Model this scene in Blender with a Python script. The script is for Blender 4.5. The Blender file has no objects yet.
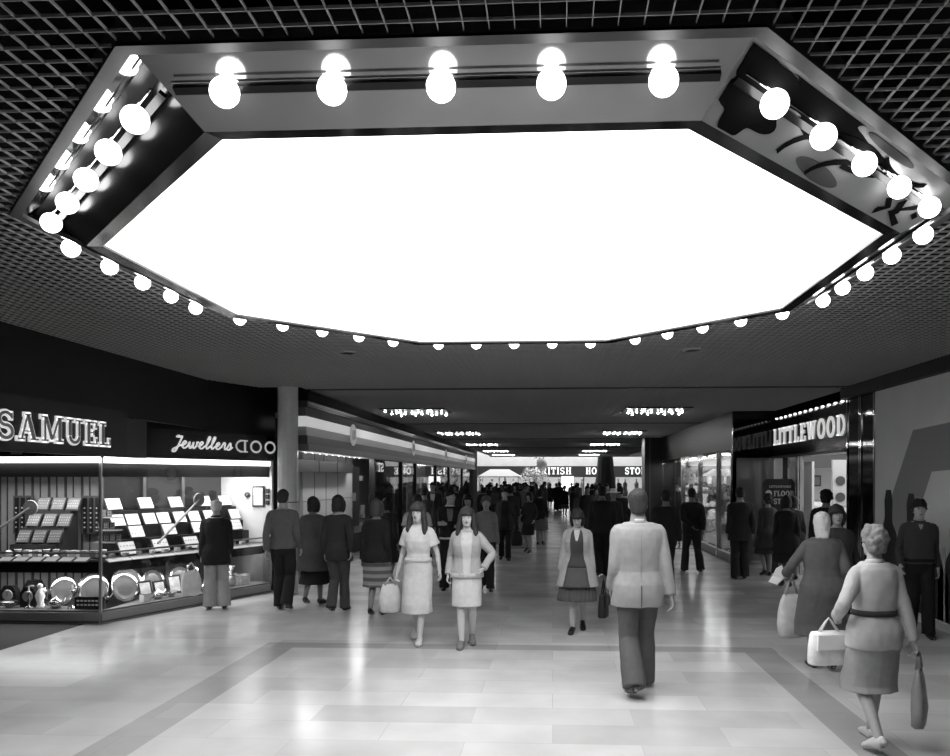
import bpy, math, random
from mathutils import Vector, Matrix, noise
rnd = random.Random(7)
C = bpy.context.scene.collection
PI = math.pi
R = math.radians
V = Vector

# ------------------------------------------------------------------ materials
def lin(v):
    v = v / 255.0
    return v / 12.92 if v <= 0.04045 else ((v + 0.055) / 1.055) ** 2.4
MATS = {}
def G(v, rough=0.6, metal=0.0, spec=0.4, var=0.0, scale=30.0, emit=0.0, coat=0.0, bump=0.0):
    """procedural grey; v is the display grey 0..255, var a tonal mottling"""
    key = (v, rough, metal, spec, var, scale, emit, coat, bump)
    if key in MATS: return MATS[key]
    m = bpy.data.materials.new('grey_%d_%d' % (v, len(MATS))); m.use_nodes = True
    nt = m.node_tree; b = nt.nodes['Principled BSDF']
    c = lin(v)
    b.inputs['Base Color'].default_value = (c, c, c, 1)
    b.inputs['Roughness'].default_value = rough
    b.inputs['Metallic'].default_value = metal
    b.inputs['Specular IOR Level'].default_value = spec
    b.inputs['Coat Weight'].default_value = coat
    if emit:
        b.inputs['Emission Color'].default_value = (1, 1, 1, 1)
        b.inputs['Emission Strength'].default_value = emit
    if var or bump:
        tc = nt.nodes.new('ShaderNodeTexCoord'); n = nt.nodes.new('ShaderNodeTexNoise')
        n.inputs['Scale'].default_value = scale; n.inputs['Detail'].default_value = 4
        nt.links.new(tc.outputs['Object'], n.inputs['Vector'])
        if var:
            r = nt.nodes.new('ShaderNodeMapRange')
            r.inputs['From Min'].default_value = 0.3; r.inputs['From Max'].default_value = 0.7
            r.inputs['To Min'].default_value = c * (1 - var); r.inputs['To Max'].default_value = min(1, c * (1 + var))
            nt.links.new(n.outputs['Fac'], r.inputs['Value']); nt.links.new(r.outputs['Result'], b.inputs['Base Color'])
        if bump:
            bp = nt.nodes.new('ShaderNodeBump'); bp.inputs['Strength'].default_value = bump; bp.inputs['Distance'].default_value = 0.01
            nt.links.new(n.outputs['Fac'], bp.inputs['Height']); nt.links.new(bp.outputs['Normal'], b.inputs['Normal'])
    MATS[key] = m
    return m
def E(strength, v=255):
    return G(v, 0.5, emit=strength)
def glass_mat(name, tint=0.95, refl=1.0, rough=0.0):
    m = bpy.data.materials.new(name); m.use_nodes = True; nt = m.node_tree
    for n in list(nt.nodes): nt.nodes.remove(n)
    o = nt.nodes.new('ShaderNodeOutputMaterial'); mx = nt.nodes.new('ShaderNodeMixShader')
    t = nt.nodes.new('ShaderNodeBsdfTransparent'); g = nt.nodes.new('ShaderNodeBsdfGlossy'); f = nt.nodes.new('ShaderNodeLayerWeight')
    t.inputs['Color'].default_value = (tint,) * 3 + (1,); g.inputs['Roughness'].default_value = rough
    pw = nt.nodes.new('ShaderNodeMath'); pw.operation = 'POWER'; pw.inputs[1].default_value = 5; nt.links.new(f.outputs['Facing'], pw.inputs[0])
    mul = nt.nodes.new('ShaderNodeMath'); mul.operation = 'MULTIPLY_ADD'; mul.inputs[1].default_value = .9; mul.inputs[2].default_value = .045 * refl; mul.use_clamp = True
    nt.links.new(pw.outputs[0], mul.inputs[0]); nt.links.new(mul.outputs[0], mx.inputs[0])
    nt.links.new(t.outputs[0], mx.inputs[1]); nt.links.new(g.outputs[0], mx.inputs[2]); nt.links.new(mx.outputs[0], o.inputs[0])
    return m
GLASS = glass_mat('window_glass', 0.93, 1.3)
MIRGLASS = glass_mat('reflective_glass', 0.85, 3.0)
CHROME = G(190, 0.12, 1.0, var=0.05)
SILVER = G(205, 0.22, 1.0, var=0.25, scale=40)
BLACK = G(12, 0.45)

def floor_material():
    m = bpy.data.materials.new('polished_stone_floor'); m.use_nodes = True; nt = m.node_tree; b = nt.nodes['Principled BSDF']
    N, L = nt.nodes.new, nt.links.new
    tc = N('ShaderNodeTexCoord'); sep = N('ShaderNodeSeparateXYZ'); L(tc.outputs['Object'], sep.inputs[0])
    br = N('ShaderNodeTexBrick'); br.inputs['Scale'].default_value = 1.0
    br.inputs['Brick Width'].default_value = 1.3; br.inputs['Row Height'].default_value = 0.42
    br.inputs['Mortar Size'].default_value = 0.004; br.inputs['Bias'].default_value = 0.0
    br.inputs['Color1'].default_value = (lin(206),) * 3 + (1,); br.inputs['Color2'].default_value = (lin(186),) * 3 + (1,)
    br.inputs['Mortar'].default_value = (lin(186),) * 3 + (1,)
    L(tc.outputs['Object'], br.inputs['Vector'])
    ns = N('ShaderNodeTexNoise'); ns.inputs['Scale'].default_value = 1.6; ns.inputs['Detail'].default_value = 8
    L(tc.outputs['Object'], ns.inputs['Vector'])
    mr = N('ShaderNodeMapRange'); mr.inputs['From Min'].default_value = .3; mr.inputs['From Max'].default_value = .7
    mr.inputs['To Min'].default_value = .88; mr.inputs['To Max'].default_value = 1.06; L(ns.outputs['Fac'], mr.inputs['Value'])
    def band(axis, lo, hi):
        a = N('ShaderNodeMath'); a.operation = 'COMPARE'; L(sep.outputs[axis], a.inputs[0])
        a.inputs[1].default_value = (lo + hi) / 2; a.inputs[2].default_value = (hi - lo) / 2
        return a.outputs[0]
    def op(kind, a, bb):
        n = N('ShaderNodeMath'); n.operation = kind
        for i, s in enumerate((a, bb)):
            if isinstance(s, (int, float)): n.inputs[i].default_value = s
            else: L(s, n.inputs[i])
        return n.outputs[0]
    inside_y = band(1, -6, 8.68); inside_x = band(0, -3.37, 2.52)
    bands = op('MAXIMUM', op('MULTIPLY', op('MAXIMUM', band(0, -3.37, -2.99), band(0, 2.15, 2.50)), inside_y),
               op('MULTIPLY', band(1, 8.42, 8.68), inside_x))
    # every eight metres a further darker cross band
    for y in (20.6, 32.6): bands = op('MAXIMUM', bands, band(1, y, y + .4))
    fld = op('MULTIPLY', inside_y, inside_x)                    # the paler field in front
    tone = op('ADD', op('MULTIPLY', fld, 0.03), 0.92)
    tone = op('MULTIPLY', tone, op('SUBTRACT', 1.0, op('MULTIPLY', bands, 0.34)))
    tone = op('MULTIPLY', tone, mr.outputs['Result'])
    bw = N('ShaderNodeRGBToBW'); L(br.outputs['Color'], bw.inputs[0])
    L(op('MULTIPLY', bw.outputs[0], tone), b.inputs['Base Color'])
    rr = N('ShaderNodeMapRange'); rr.inputs['To Min'].default_value = .14; rr.inputs['To Max'].default_value = .28
    L(ns.outputs['Fac'], rr.inputs['Value']); L(rr.outputs['Result'], b.inputs['Roughness'])
    b.inputs['Specular IOR Level'].default_value = 0.4
    return m

# ------------------------------------------------------------------ mesh builder
def wloc(o):
    p = V((0, 0, 0))
    while o is not None:
        p += o.location; o = o.parent
    return p
def frame(u, n=None):
    """orthonormal axes with z along u"""
    u = V(u).normalized()
    a = V((0, 0, 1)) if abs(u.z) < .95 else V((0, 1, 0))
    if n is not None: a = V(n)
    x = a.cross(u).normalized(); y = u.cross(x)
    return x, y, u
class MB:
    def __init__(s): s.v = []; s.f = []
    def add(s, vs, fs):
        k = len(s.v); s.v += [V(p) for p in vs]; s.f += [tuple(i + k for i in f) for f in fs]; return s
    def hexa(s, p):   # 4 bottom, 4 top
        return s.add(p, [(3, 2, 1, 0), (4, 5, 6, 7), (0, 1, 5, 4), (1, 2, 6, 5), (2, 3, 7, 6), (3, 0, 4, 7)])
    def box(s, x0, y0, z0, x1, y1, z1):
        return s.hexa([(x0, y0, z0), (x1, y0, z0), (x1, y1, z0), (x0, y1, z0), (x0, y0, z1), (x1, y0, z1), (x1, y1, z1), (x0, y1, z1)])
    def obox(s, c, u, v, n, su, sv, sn):
        c, u, v, n = V(c), V(u) * su / 2, V(v) * sv / 2, V(n) * sn / 2
        return s.hexa([c - u - v - n, c + u - v - n, c + u + v - n, c - u + v - n, c - u - v + n, c + u - v + n, c + u + v + n, c - u + v + n])
    def prism(s, poly, o, u, v, n, d):
        o, u, v, n = V(o), V(u), V(v), V(n); k = len(poly)
        a = [o + u * p[0] + v * p[1] for p in poly]; b = [p + n * d for p in a]
        fs = [tuple(range(k - 1, -1, -1)), tuple(range(k, 2 * k))] + [(i, (i + 1) % k, (i + 1) % k + k, i + k) for i in range(k)]
        return s.add(a + b, fs)
    def rings(s, rs, cap=True):
        n = len(rs[0]); k = len(s.v)
        for r in rs: s.v += [V(p) for p in r]
        for i in range(len(rs) - 1):
            for j in range(n):
                a = k + i * n + j; b = k + i * n + (j + 1) % n
                s.f.append((a, b, b + n, a + n))
        if cap:
            s.f.append(tuple(k + j for j in range(n - 1, -1, -1))); e = k + (len(rs) - 1) * n
            s.f.append(tuple(e + j for j in range(n)))
        return s
    def tube(s, pts, r, n=8, r2=None, hint=None):
        """tube along a polyline; r radius or list; r2 second half axis (list) along the frame's y"""
        pts = [V(p) for p in pts]; m = len(pts)
        rr = r if isinstance(r, (list, tuple)) else [r] * m
        r2 = r2 or rr
        rs = []; px = None
        for i in range(m):
            t = (pts[min(i + 1, m - 1)] - pts[max(i - 1, 0)])
            t = t.normalized() if t.length > 1e-9 else V((0, 0, 1))
            if px is None: x, y, _ = frame(t, hint)
            else:
                x = (px - t * px.dot(t)); x = x.normalized() if x.length > 1e-6 else frame(t)[0]; y = t.cross(x)
            px = x
            rs.append([pts[i] + x * math.cos(2 * PI * j / n) * rr[i] + y * math.sin(2 * PI * j / n) * r2[i] for j in range(n)])
        return s.rings(rs)
    def cyl(s, a, b, r, n=16, rb=None):
        return s.tube([a, b], [r, r if rb is None else rb], n)
    def lathe(s, prof, c=(0, 0, 0), n=20, axis=(0, 0, 1)):
        x, y, z = frame(axis); c = V(c)
        return s.rings([[c + z * h + (x * math.cos(2 * PI * j / n) + y * math.sin(2 * PI * j / n)) * max(r, 1e-4) for j in range(n)] for r, h in prof])
    def ell(s, c, r, n=12, m=8, rot=None):
        c = V(c); r = (r, r, r) if isinstance(r, (int, float)) else r
        rs = []
        for i in range(m + 1):
            a = PI * (i / m) - PI / 2; a = max(min(a, PI / 2 - .02), -PI / 2 + .02)
            ring = []
            for j in range(n):
                p = V((r[0] * math.cos(a) * math.cos(2 * PI * j / n), r[1] * math.cos(a) * math.sin(2 * PI * j / n), r[2] * math.sin(a)))
                if rot is not None: p = rot @ p
                ring.append(c + p)
            rs.append(ring)
        return s.rings(rs)
    def mesh(s, name, off=V((0, 0, 0))):
        me = bpy.data.meshes.new(name); me.from_pydata([tuple(p - off) for p in s.v], [], s.f); me.update(); return me
    def build(s, name, mat, parent=None, smooth=False, bevel=0.0, origin=None):
        if parent is not None: off = wloc(parent)
        else:
            if origin is None:
                xs = [p.x for p in s.v]; ys = [p.y for p in s.v]; zs = [p.z for p in s.v]
                origin = V(((min(xs) + max(xs)) / 2, (min(ys) + max(ys)) / 2, min(zs)))
            off = V(origin)
        me = s.mesh(name, off); o = bpy.data.objects.new(name, me); C.objects.link(o)
        if parent is not None: o.parent = parent
        else: o.location = off
        me.materials.append(mat)
        if smooth:
            for p in me.polygons: p.use_smooth = True
        if bevel:
            b = o.modifiers.new('b', 'BEVEL'); b.width = bevel; b.segments = 2; b.limit_method = 'ANGLE'
        return o
def tag(o, label=None, cat=None, group=None, kind=None):
    if label: o['label'] = label
    if cat: o['category'] = cat
    if group: o['group'] = group
    if kind: o['kind'] = kind
    return o
def thing(name, label, cat, loc, group=None):
    o = bpy.data.objects.new(name, None); o.location = loc; o.empty_display_size = .1; C.objects.link(o)
    return tag(o, label, cat, group)
def struct(o): o['kind'] = 'structure'; return o
def copy_tree(o, parent=None):
    c = o.copy(); C.objects.link(c)
    if parent is not None: c.parent = parent
    for ch in list(o.children): copy_tree(ch, c)
    return c
ORD = ['first', 'second', 'third', 'fourth', 'fifth', 'sixth', 'seventh', 'eighth', 'ninth', 'tenth', 'eleventh', 'twelfth', 'thirteenth', 'fourteenth']

def area(name, loc, rot, sx, sy, power, spread=180):
    l = bpy.data.lights.new(name, 'AREA'); l.shape = 'RECTANGLE'; l.size = sx; l.size_y = sy; l.energy = power; l.spread = R(spread)
    o = bpy.data.objects.new(name, l); o.location = loc; o.rotation_euler = rot; C.objects.link(o); return o

# ------------------------------------------------------------------ slab lettering
def gl(*a): return list(a)
def glyphs():
    g = {}
    sv = lambda x, y, w=.17: ('l', x - w, y, x + w, y, .10)           # a slab serif
    g['I'] = (.40, [('l', .2, 0, .2, 1, .19), sv(.2, .05), sv(.2, .95)])
    g['L'] = (.72, [('l', .22, 0, .22, 1, .19), sv(.22, .95), ('l', .04, .05, .66, .05, .1), ('l', .63, 0, .63, .32, .1)])
    g['T'] = (.76, [('l', .38, 0, .38, 1, .19), sv(.38, .05), ('l', .02, .95, .74, .95, .1), ('l', .06, .7, .06, 1, .09), ('l', .70, .7, .70, 1, .09)])
    g['E'] = (.74, [('l', .22, 0, .22, 1, .19), ('l', .04, .95, .66, .95, .1), ('l', .04, .05, .68, .05, .1), ('l', .22, .52, .5, .52, .09),
                    ('l', .63, .72, .63, 1, .09), ('l', .66, 0, .66, .3, .09), ('l', .5, .4, .5, .64, .08)])
    g['H'] = (.90, [('l', .22, 0, .22, 1, .18), ('l', .68, 0, .68, 1, .18), ('l', .22, .5, .68, .5, .1), sv(.22, .05), sv(.22, .95), sv(.68, .05), sv(.68, .95)])
    g['U'] = (.92, [('l', .22, .3, .22, 1, .19), ('l', .70, .3, .70, 1, .12), ('a', .46, .3, .24, .25, 180, 360, .15), sv(.22, .95), sv(.70, .95)])
    g['M'] = (1.12, [('l', .2, 0, .2, 1, .11), ('l', .9, 0, .9, 1, .19), ('l', .24, .96, .53, .08, .17), ('l', .53, .08, .86, .96, .10),
                     sv(.2, .05, .15), sv(.9, .05), ('l', .03, .95, .3, .95, .1), ('l', .78, .95, 1.08, .95, .1)])
    g['A'] = (.96, [('l', .2, .04, .46, .97, .10), ('l', .46, .97, .74, .04, .19), ('l', .28, .34, .62, .34, .08), sv(.18, .05, .15), sv(.76, .05, .18), ('l', .34, .96, .58, .96, .09)])
    g['W'] = (1.2, [('l', .2, .96, .42, .04, .17), ('l', .42, .04, .62, .92, .10), ('l', .6, .92, .82, .04, .17), ('l', .82, .04, 1.02, .96, .10), sv(.2, .95, .16), sv(1.02, .95, .15), sv(.6, .95, .12)])
    g['O'] = (.92, [('a', .46, .5, .33, .45, 0, 360, .17)])
    g['D'] = (.90, [('l', .22, 0, .22, 1, .19), ('a', .40, .5, .37, .45, -90, 90, .15), ('l', .04, .95, .42, .95, .1), ('l', .04, .05, .42, .05, .1)])
    g['S'] = (.74, [('a', .36, .72, .25, .23, 20, 270, .14), ('a', .36, .27, .26, .23, 90, -165, .15), ('l', .60, .72, .60, .97, .08), ('l', .1, .03, .1, .3, .08)])
    g['B'] = (.82, [('l', .22, 0, .22, 1, .19), ('a', .40, .73, .26, .22, -90, 90, .13), ('a', .40, .27, .32, .23, -90, 90, .14), ('l', .04, .95, .42, .95, .1), ('l', .04, .05, .42, .05, .1), ('l', .2, .5, .42, .5, .09)])
    g['R'] = (.90, [('l', .22, 0, .22, 1, .19), ('a', .42, .72, .27, .23, -90, 90, .13), ('l', .04, .95, .44, .95, .1), sv(.22, .05), ('l', .2, .49, .44, .49, .09), ('l', .46, .49, .72, .05, .17), ('l', .66, .05, .88, .05, .1)])
    g['C'] = (.84, [('a', .46, .5, .33, .45, 40, 320, .16), ('l', .74, .7, .74, .97, .08)])
    g['F'] = (.70, [('l', .22, 0, .22, 1, .19), ('l', .04, .95, .66, .95, .1), ('l', .22, .5, .5, .5, .09), ('l', .63, .72, .63, 1, .09), sv(.22, .05)])
    g['.'] = (.30, [('l', .15, 0, .15, .2, .2)])
    g['1'] = (.5, [('l', .28, 0, .28, 1, .19), sv(.28, .05), ('l', .08, .8, .28, .97, .1)])
    g[' '] = (.5, [])
    return g
GLY = glyphs()
def glyph_into(mb, ch, o, u, v, n, h, d, grow=0.0, mirror=False, xs=1.0):
    adv, prims = GLY[ch]; o, u, v, n = V(o), V(u), V(v), V(n)
    P = lambda x, y: o + u * ((adv - x if mirror else x) * h * xs) + v * (y * h)
    for p in prims:
        if p[0] == 'l':
            _, x0, y0, x1, y1, w = p; pts = [(x0, y0), (x1, y1)]
        else:
            _, cx, cy, rx, ry, a0, a1, w = p; k = 18
            pts = [(cx + rx * math.cos(R(a0 + (a1 - a0) * i / k)), cy + ry * math.sin(R(a0 + (a1 - a0) * i / k))) for i in range(k + 1)]
        w = (w + grow) * h
        q = [P(*a) for a in pts]
        L, Rr = [], []
        for i in range(len(q)):
            t = (q[min(i + 1, len(q) - 1)] - q[max(i - 1, 0)]).normalized(); s = n.cross(t).normalized() * w / 2
            e = V((0, 0, 0))
            if grow and p[0] == 'l': e = t * (grow * h / 2) * (1 if i else -1)
            L.append(q[i] + s + e); Rr.append(q[i] - s + e)
        for i in range(len(q) - 1):
            a = [Rr[i], Rr[i + 1], L[i + 1], L[i]]
            mb.hexa(a + [x + n * d for x in a])
    return adv * h * xs
def lettering(text, parent, o, u, v, n, h, d, mat, edge=None, gap=.06, mirror=False, xs=1.0, name='letter', weight=0.0):
    o, u = V(o), V(u).normalized(); x = 0
    for ch in (reversed(text) if mirror else text):
        if ch != ' ':
            mb = MB(); adv = glyph_into(mb, ch, o + u * x, u, V(v), V(n), h, d, .10 if edge else weight, mirror, xs)
            a = mb.build(name, edge or mat, parent)
            if edge:
                mb = MB(); glyph_into(mb, ch, o + u * x + V(n) * d * .6, u, V(v), V(n), h, d, -.04, mirror, xs); mb.build('letter_face', mat, a)
        x += GLY[ch][0] * h * xs + gap * h
    return x
# ================================================================== PEOPLE
TMPS = []
def remesh(mb, name, voxel, smooth=4):
    me = mb.mesh(name); o = bpy.data.objects.new('tmp', me); C.objects.link(o)
    m = o.modifiers.new('r', 'REMESH'); m.mode = 'VOXEL'; m.voxel_size = voxel
    if smooth:
        s = o.modifiers.new('s', 'SMOOTH'); s.factor = .5; s.iterations = smooth
    dg = bpy.context.evaluated_depsgraph_get(); ev = o.evaluated_get(dg)
    out = bpy.data.meshes.new_from_object(ev); out.name = name
    bpy.data.objects.remove(o); bpy.data.meshes.remove(me)
    for p in out.polygons: p.use_smooth = True
    return out
def crumple(me, amp, scale, stretch=.45):
    for v, n in zip(me.vertices, [n.vector.copy() for n in me.vertex_normals]):
        p = v.co; q = V((p.x * scale, p.y * scale, p.z * scale * stretch))
        v.co = p + n * (amp * noise.noise(q) + amp * .6 * (.5 - abs(noise.noise(q * 1.7))) + amp * .3 * noise.noise(q * 3.1))
    me.update()
def lerp_prof(pr, z):
    if z <= pr[0][0]: return pr[0][1:]
    for a, b in zip(pr, pr[1:]):
        if z <= b[0]:
            t = (z - a[0]) / (b[0] - a[0]); t = t * t * (3 - 2 * t) * .5 + t * .5
            return tuple(a[i] + (b[i] - a[i]) * t for i in (1, 2, 3))
    return pr[-1][1:]
TM = [(.78, .10, .08, 0), (.86, .158, .108, .004), (.95, .165, .108, .006), (1.05, .154, .10, 0), (1.15, .155, .102, 0), (1.27, .17, .114, 0), (1.36, .172, .106, .008), (1.42, .150, .088, .012), (1.455, .12, .07, .012), (1.485, .068, .062, .008), (1.54, .057, .059, -.002), (1.60, .052, .056, -.008)]
TF = [(.78, .11, .085, 0), (.87, .168, .114, .01), (.95, .168, .108, .008), (1.04, .138, .092, 0), (1.12, .127, .087, 0), (1.22, .14, .106, -.01), (1.30, .145, .112, -.012), (1.37, .14, .09, .004), (1.42, .122, .075, .01), (1.45, .098, .06, .012), (1.48, .056, .053, .008), (1.54, .048, .05, 0), (1.60, .046, .05, -.006)]
HEAD = [(0, .026, .024, -.056), (.012, .042, .042, -.046), (.03, .053, .060, -.030), (.06, .061, .077, -.014), (.09, .068, .088, -.004), (.125, .073, .095, .002), (.16, .0735, .097, .004), (.19, .067, .089, .006), (.213, .051, .069, .008), (.228, .028, .04, .008), (.234, .008, .012, .008)]
def ik(S, T, l1, l2, hint):
    S, T = V(S), V(T); d = T - S; L = d.length
    if L > (l1 + l2) * .998: d = d * ((l1 + l2) * .998 / L); L = d.length; T = S + d
    if L < abs(l1 - l2) + .02: L = abs(l1 - l2) + .02
    a = (l1 * l1 - l2 * l2 + L * L) / (2 * L); hgt = math.sqrt(max(l1 * l1 - a * a, 0)); u = d.normalized()
    hv = V(hint); hv = hv - u * hv.dot(u); hv = hv.normalized() if hv.length > 1e-5 else frame(u)[0]
    return S + u * a + hv * hgt, T
def cat(pts, vals, k=3):
    P = [V(p) for p in pts]; op, ov = [], []
    for i in range(len(P) - 1):
        p0, p1, p2, p3 = P[max(i - 1, 0)], P[i], P[i + 1], P[min(i + 2, len(P) - 1)]
        for q in range(k):
            t = q / k; op.append(.5 * (2 * p1 + (p2 - p0) * t + (2 * p0 - 5 * p1 + 4 * p2 - p3) * t * t + (3 * p1 - p0 - 3 * p2 + p3) * t ** 3)); ov.append(vals[i] + (vals[i + 1] - vals[i]) * t)
    return op + [P[-1]], ov + [vals[-1]]
class Figure:
    def __init__(s, sex='m', build=1.0, lean=0.0, feet=((.09, -.12, 0), (-.09, .14, .0)), L=None, R=None, hintL=(.12, 1, 0), hintR=(-.12, 1, 0), yaw=0, pitch=0, curl=.5, voxel=.008, fingers=True):
        s.sex, s.b, s.lean, s.curl, s.vx, s.fingers = sex, build, lean, curl, voxel, fingers
        s.prof = TM if sex == 'm' else TF
        s.sw = (.168 if sex == 'm' else .146) * (.5 + .5 * build)
        s.feet = feet
        s.drop = 0
        for (x, y, l), hx in zip(feet, (.085, -.085)):
            need = .88 - (.08 + l + math.sqrt(max(.81 ** 2 - y * y - (x - hx) ** 2, .1))); s.drop = max(s.drop, need)
        s.leg = []
        for (x, y, l), hx in zip(feet, (.085, -.085)):
            S = V((hx, 0, .88 - s.drop)); T = V((x, y, .08 + l)); K, T = ik(S, T, .40, .415, (0, -1, 0)); s.leg.append((S, K, T))
        s.arm = []
        for sg, tgt, hint in ((1, L, hintL), (-1, R, hintR)):
            S = s.bend(V((sg * s.sw, .012, 1.385))); t = tgt if tgt is not None else (sg * (s.sw + .065), .0, .865)
            T = V(t) - V((0, 0, s.drop)); E_, T = ik(S, T, .285, .25, hint); s.arm.append((S, E_, T))
        s.hm = Matrix.Translation(s.bend(V((0, -.008, 1.545)))) @ Matrix.Rotation(R_(yaw), 4, 'Z') @ Matrix.Rotation(R_(pitch), 4, 'X') @ Matrix.Translation(V((0, 0, -.03)))
    def bend(s, p):
        p = V(p); k = max(0, p.z - .95); p.y -= s.lean * k + s.lean * .4 * k * k; p.z -= s.drop; return p
    def tp(s, z):
        rx, ry, cy = lerp_prof(s.prof, z); return rx * (s.b if z < 1.43 else (.5 + .5 * s.b)), ry * (s.b if z < 1.43 else (.5 + .5 * s.b)), cy
    def ring(s, z, infl=0, fx=0, n=28, e=2.35, c=None):
        rx, ry, cy = c if c else s.tp(z); rx += infl + fx; ry += infl + fx; out = []
        for j in range(n):
            a = 2 * PI * j / n; ca, sa = math.cos(a), math.sin(a)
            out.append(s.bend((rx * math.copysign(abs(ca) ** (2 / e), ca), cy + ry * math.copysign(abs(sa) ** (2 / e), sa), z)))
        return out
    def hand(s, mb, i, k=1.0):
        S, E_, W = s.arm[i]; sg = (1, -1)[i]; d = (W - E_).normalized(); pn = V((-sg, 0, 0)); pn = pn - d * pn.dot(d)
        if pn.length < .2: pn = V((0, 0, -1)) - d * d.z * -1
        pn.normalize(); td = d.cross(pn) * (-sg)
        k *= .93 if s.sex == 'f' else 1.0
        mb.tube([W - d * .02, W + d * .02, W + d * .05 * k, W + d * .088 * k, W + d * .098 * k], [.021, .028 * k, .038 * k, .040 * k, .03 * k], 10, [.018, .015, .0155, .013, .008], hint=pn)
        if not s.fingers:
            mb.tube([W + d * .08, W + d * .12 + pn * .015, W + d * .15 + pn * .045], [.036, .032, .02], 8, [.013, .012, .01], hint=pn); mb.tube([W + d * .03 + td * .02, W + d * .08 + td * .05 + pn * .02], [.013, .009], 6); return
        for q, (off, ln) in enumerate(((.030, .072), (.0105, .08), (-.0105, .075), (-.030, .058))):
            b = W + d * .088 * k + td * off * k; c = s.curl * (1 + .12 * q); a1 = c * .7; a2 = c * 1.5; spread = td * off * 1.2
            d1 = (d * math.cos(a1) + pn * math.sin(a1) + spread).normalized(); d2 = (d * math.cos(a2) + pn * math.sin(a2) + spread * .5).normalized(); d3 = (d * math.cos(a2 * 1.5) + pn * math.sin(a2 * 1.5)).normalized()
            p1 = b + d1 * ln * .5 * k; p2 = p1 + d2 * ln * .32 * k; p3 = p2 + d3 * ln * .25 * k
            mb.tube([b - d * .02, b, p1, p2, p3], [.009 * k, .0095 * k, .0088 * k, .008 * k, .0065 * k], 7)
        b = W + d * .028 * k + td * .022 * k; t1 = (td * .75 + d * .65 + pn * .25).normalized(); t2 = (td * .3 + d * .85 + pn * .4).normalized()
        mb.tube([b - t1 * .015, b + t1 * .036 * k, b + t1 * .036 * k + t2 * .034 * k], [.0135, .0105, .008], 7)
    def leg_geo(s, mb, infl=0, hem=None, f=1.0, lo=1.0):
        fem = s.sex == 'f'
        for S, K, T in s.leg:
            r = [.086, .078, .056, .056, .037] if not fem else [.088, .076, .052, .051, .033]
            r = [a * (.6 + .4 * s.b) + infl for a in r]
            pts = [S, S.lerp(K, .45), K, K.lerp(T, .32) + V((0, .008, 0)), T]
            if hem is not None:
                r = [max(a, h) for a, h in zip(r, hem)]
            if infl: pts[-1] = pts[-1] - V((0, 0, .035))
            P, Q = cat(pts, r); mb.tube(P, Q, 14)
    def foot_geo(s, mb, infl=0.0, heel=.0):
        for (x, y, l), (S, K, T), sg in zip(s.feet, s.leg, (1, -1)):
            pit = max(0, l) * 4.5; out = sg * .12
            hd = V((math.sin(out), -math.cos(out), 0)); base = V((T.x, T.y, T.z - .08))
            pts = [(-.058, .036), (-.045, .05), (0, .052), (.07, .042), (.125, .028), (.168, .022), (.19, .02)]
            rw = [.018, .03, .034, .037, .042, .036, .018]; rh = [.025, .042, .05, .037, .027, .021, .014]
            P = []
            for a, z in pts:
                da = a - .0; q = base + hd * (da * math.cos(pit)) + V((0, 0, z + heel * max(0, .07 - a) * 3 - da * math.sin(pit)))
                P.append(q)
            k = len(mb.v)
            mb.tube(P, [a + infl for a in rw], 12, [a + infl for a in rh], hint=(0, 0, 1))
            if l < .01:
                for v in mb.v[k:]: v.z = max(v.z, .002 + (0 if infl else .004))
    def arm_geo(s, mb, infl=0, upto=1.0, cuff=None):
        for S, E_, T in s.arm:
            r = [.050, .046, .038, .036, .026] if s.sex == 'm' else [.043, .039, .032, .031, .022]
            r = [a * (.6 + .4 * s.b) + infl for a in r]
            if cuff: r[-1] = cuff; r[-2] = max(r[-2], cuff)
            pts = [S, S.lerp(E_, .5), E_, E_.lerp(T, .4), T]
            if upto < 1: pts = [S, S.lerp(E_, upto * .5), S.lerp(E_, upto)]; r = [r[0], r[1] + .008, r[1] + .018]
            k0 = S + V((-S.x * .62, .004, .05)); k1 = S + V((-S.x * .22, .002, .022)); pts = [k0, k1] + pts; r = [r[0] * .62, r[0] * .86] + [r[0] * .96] + r[1:]
            P, Q = cat(pts, r); mb.tube(P, Q, 14)
    def body(s):
        mb = MB(); zs = [.80, .84, .88, .95, 1.03, 1.12, 1.2, 1.28, 1.34, 1.39, 1.42, 1.44, 1.46, 1.485, 1.54, 1.59]
        mb.rings([s.ring(z) for z in zs]); s.leg_geo(mb); s.foot_geo(mb); s.arm_geo(mb)
        for i in (0, 1): s.hand(mb, i)
        h = MB(); h.rings([[V((rx * math.cos(2 * PI * j / 24), cy + ry * math.sin(2 * PI * j / 24), z)) for j in range(24)] for z, rx, ry, cy in HEAD])
        h.tube([(0, -.082, .128), (0, -.096, .105), (0, -.112, .083), (0, -.094, .074)], [.009, .011, .0145, .012], 8)      # nose
        for e in (-1, 1):
            h.ell((e * .074, .012, .105), (.010, .022, .033), 10, 8, Matrix.Rotation(e * .25, 3, 'Z')); h.ell((e * .03, -.082, .132), (.022, .014, .008), 8, 6); h.ell((e * .040, -.060, .086), (.022, .022, .022), 8, 6)
        h.ell((0, -.088, .052), (.021, .011, .011), 10, 6); h.ell((0, -.078, .018), (.018, .014, .014), 8, 6)
        mb.add([s.hm @ p for p in h.v], h.f)
        return mb
    def H(s, x, y, z): return s.hm @ V((x, y, z))
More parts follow.
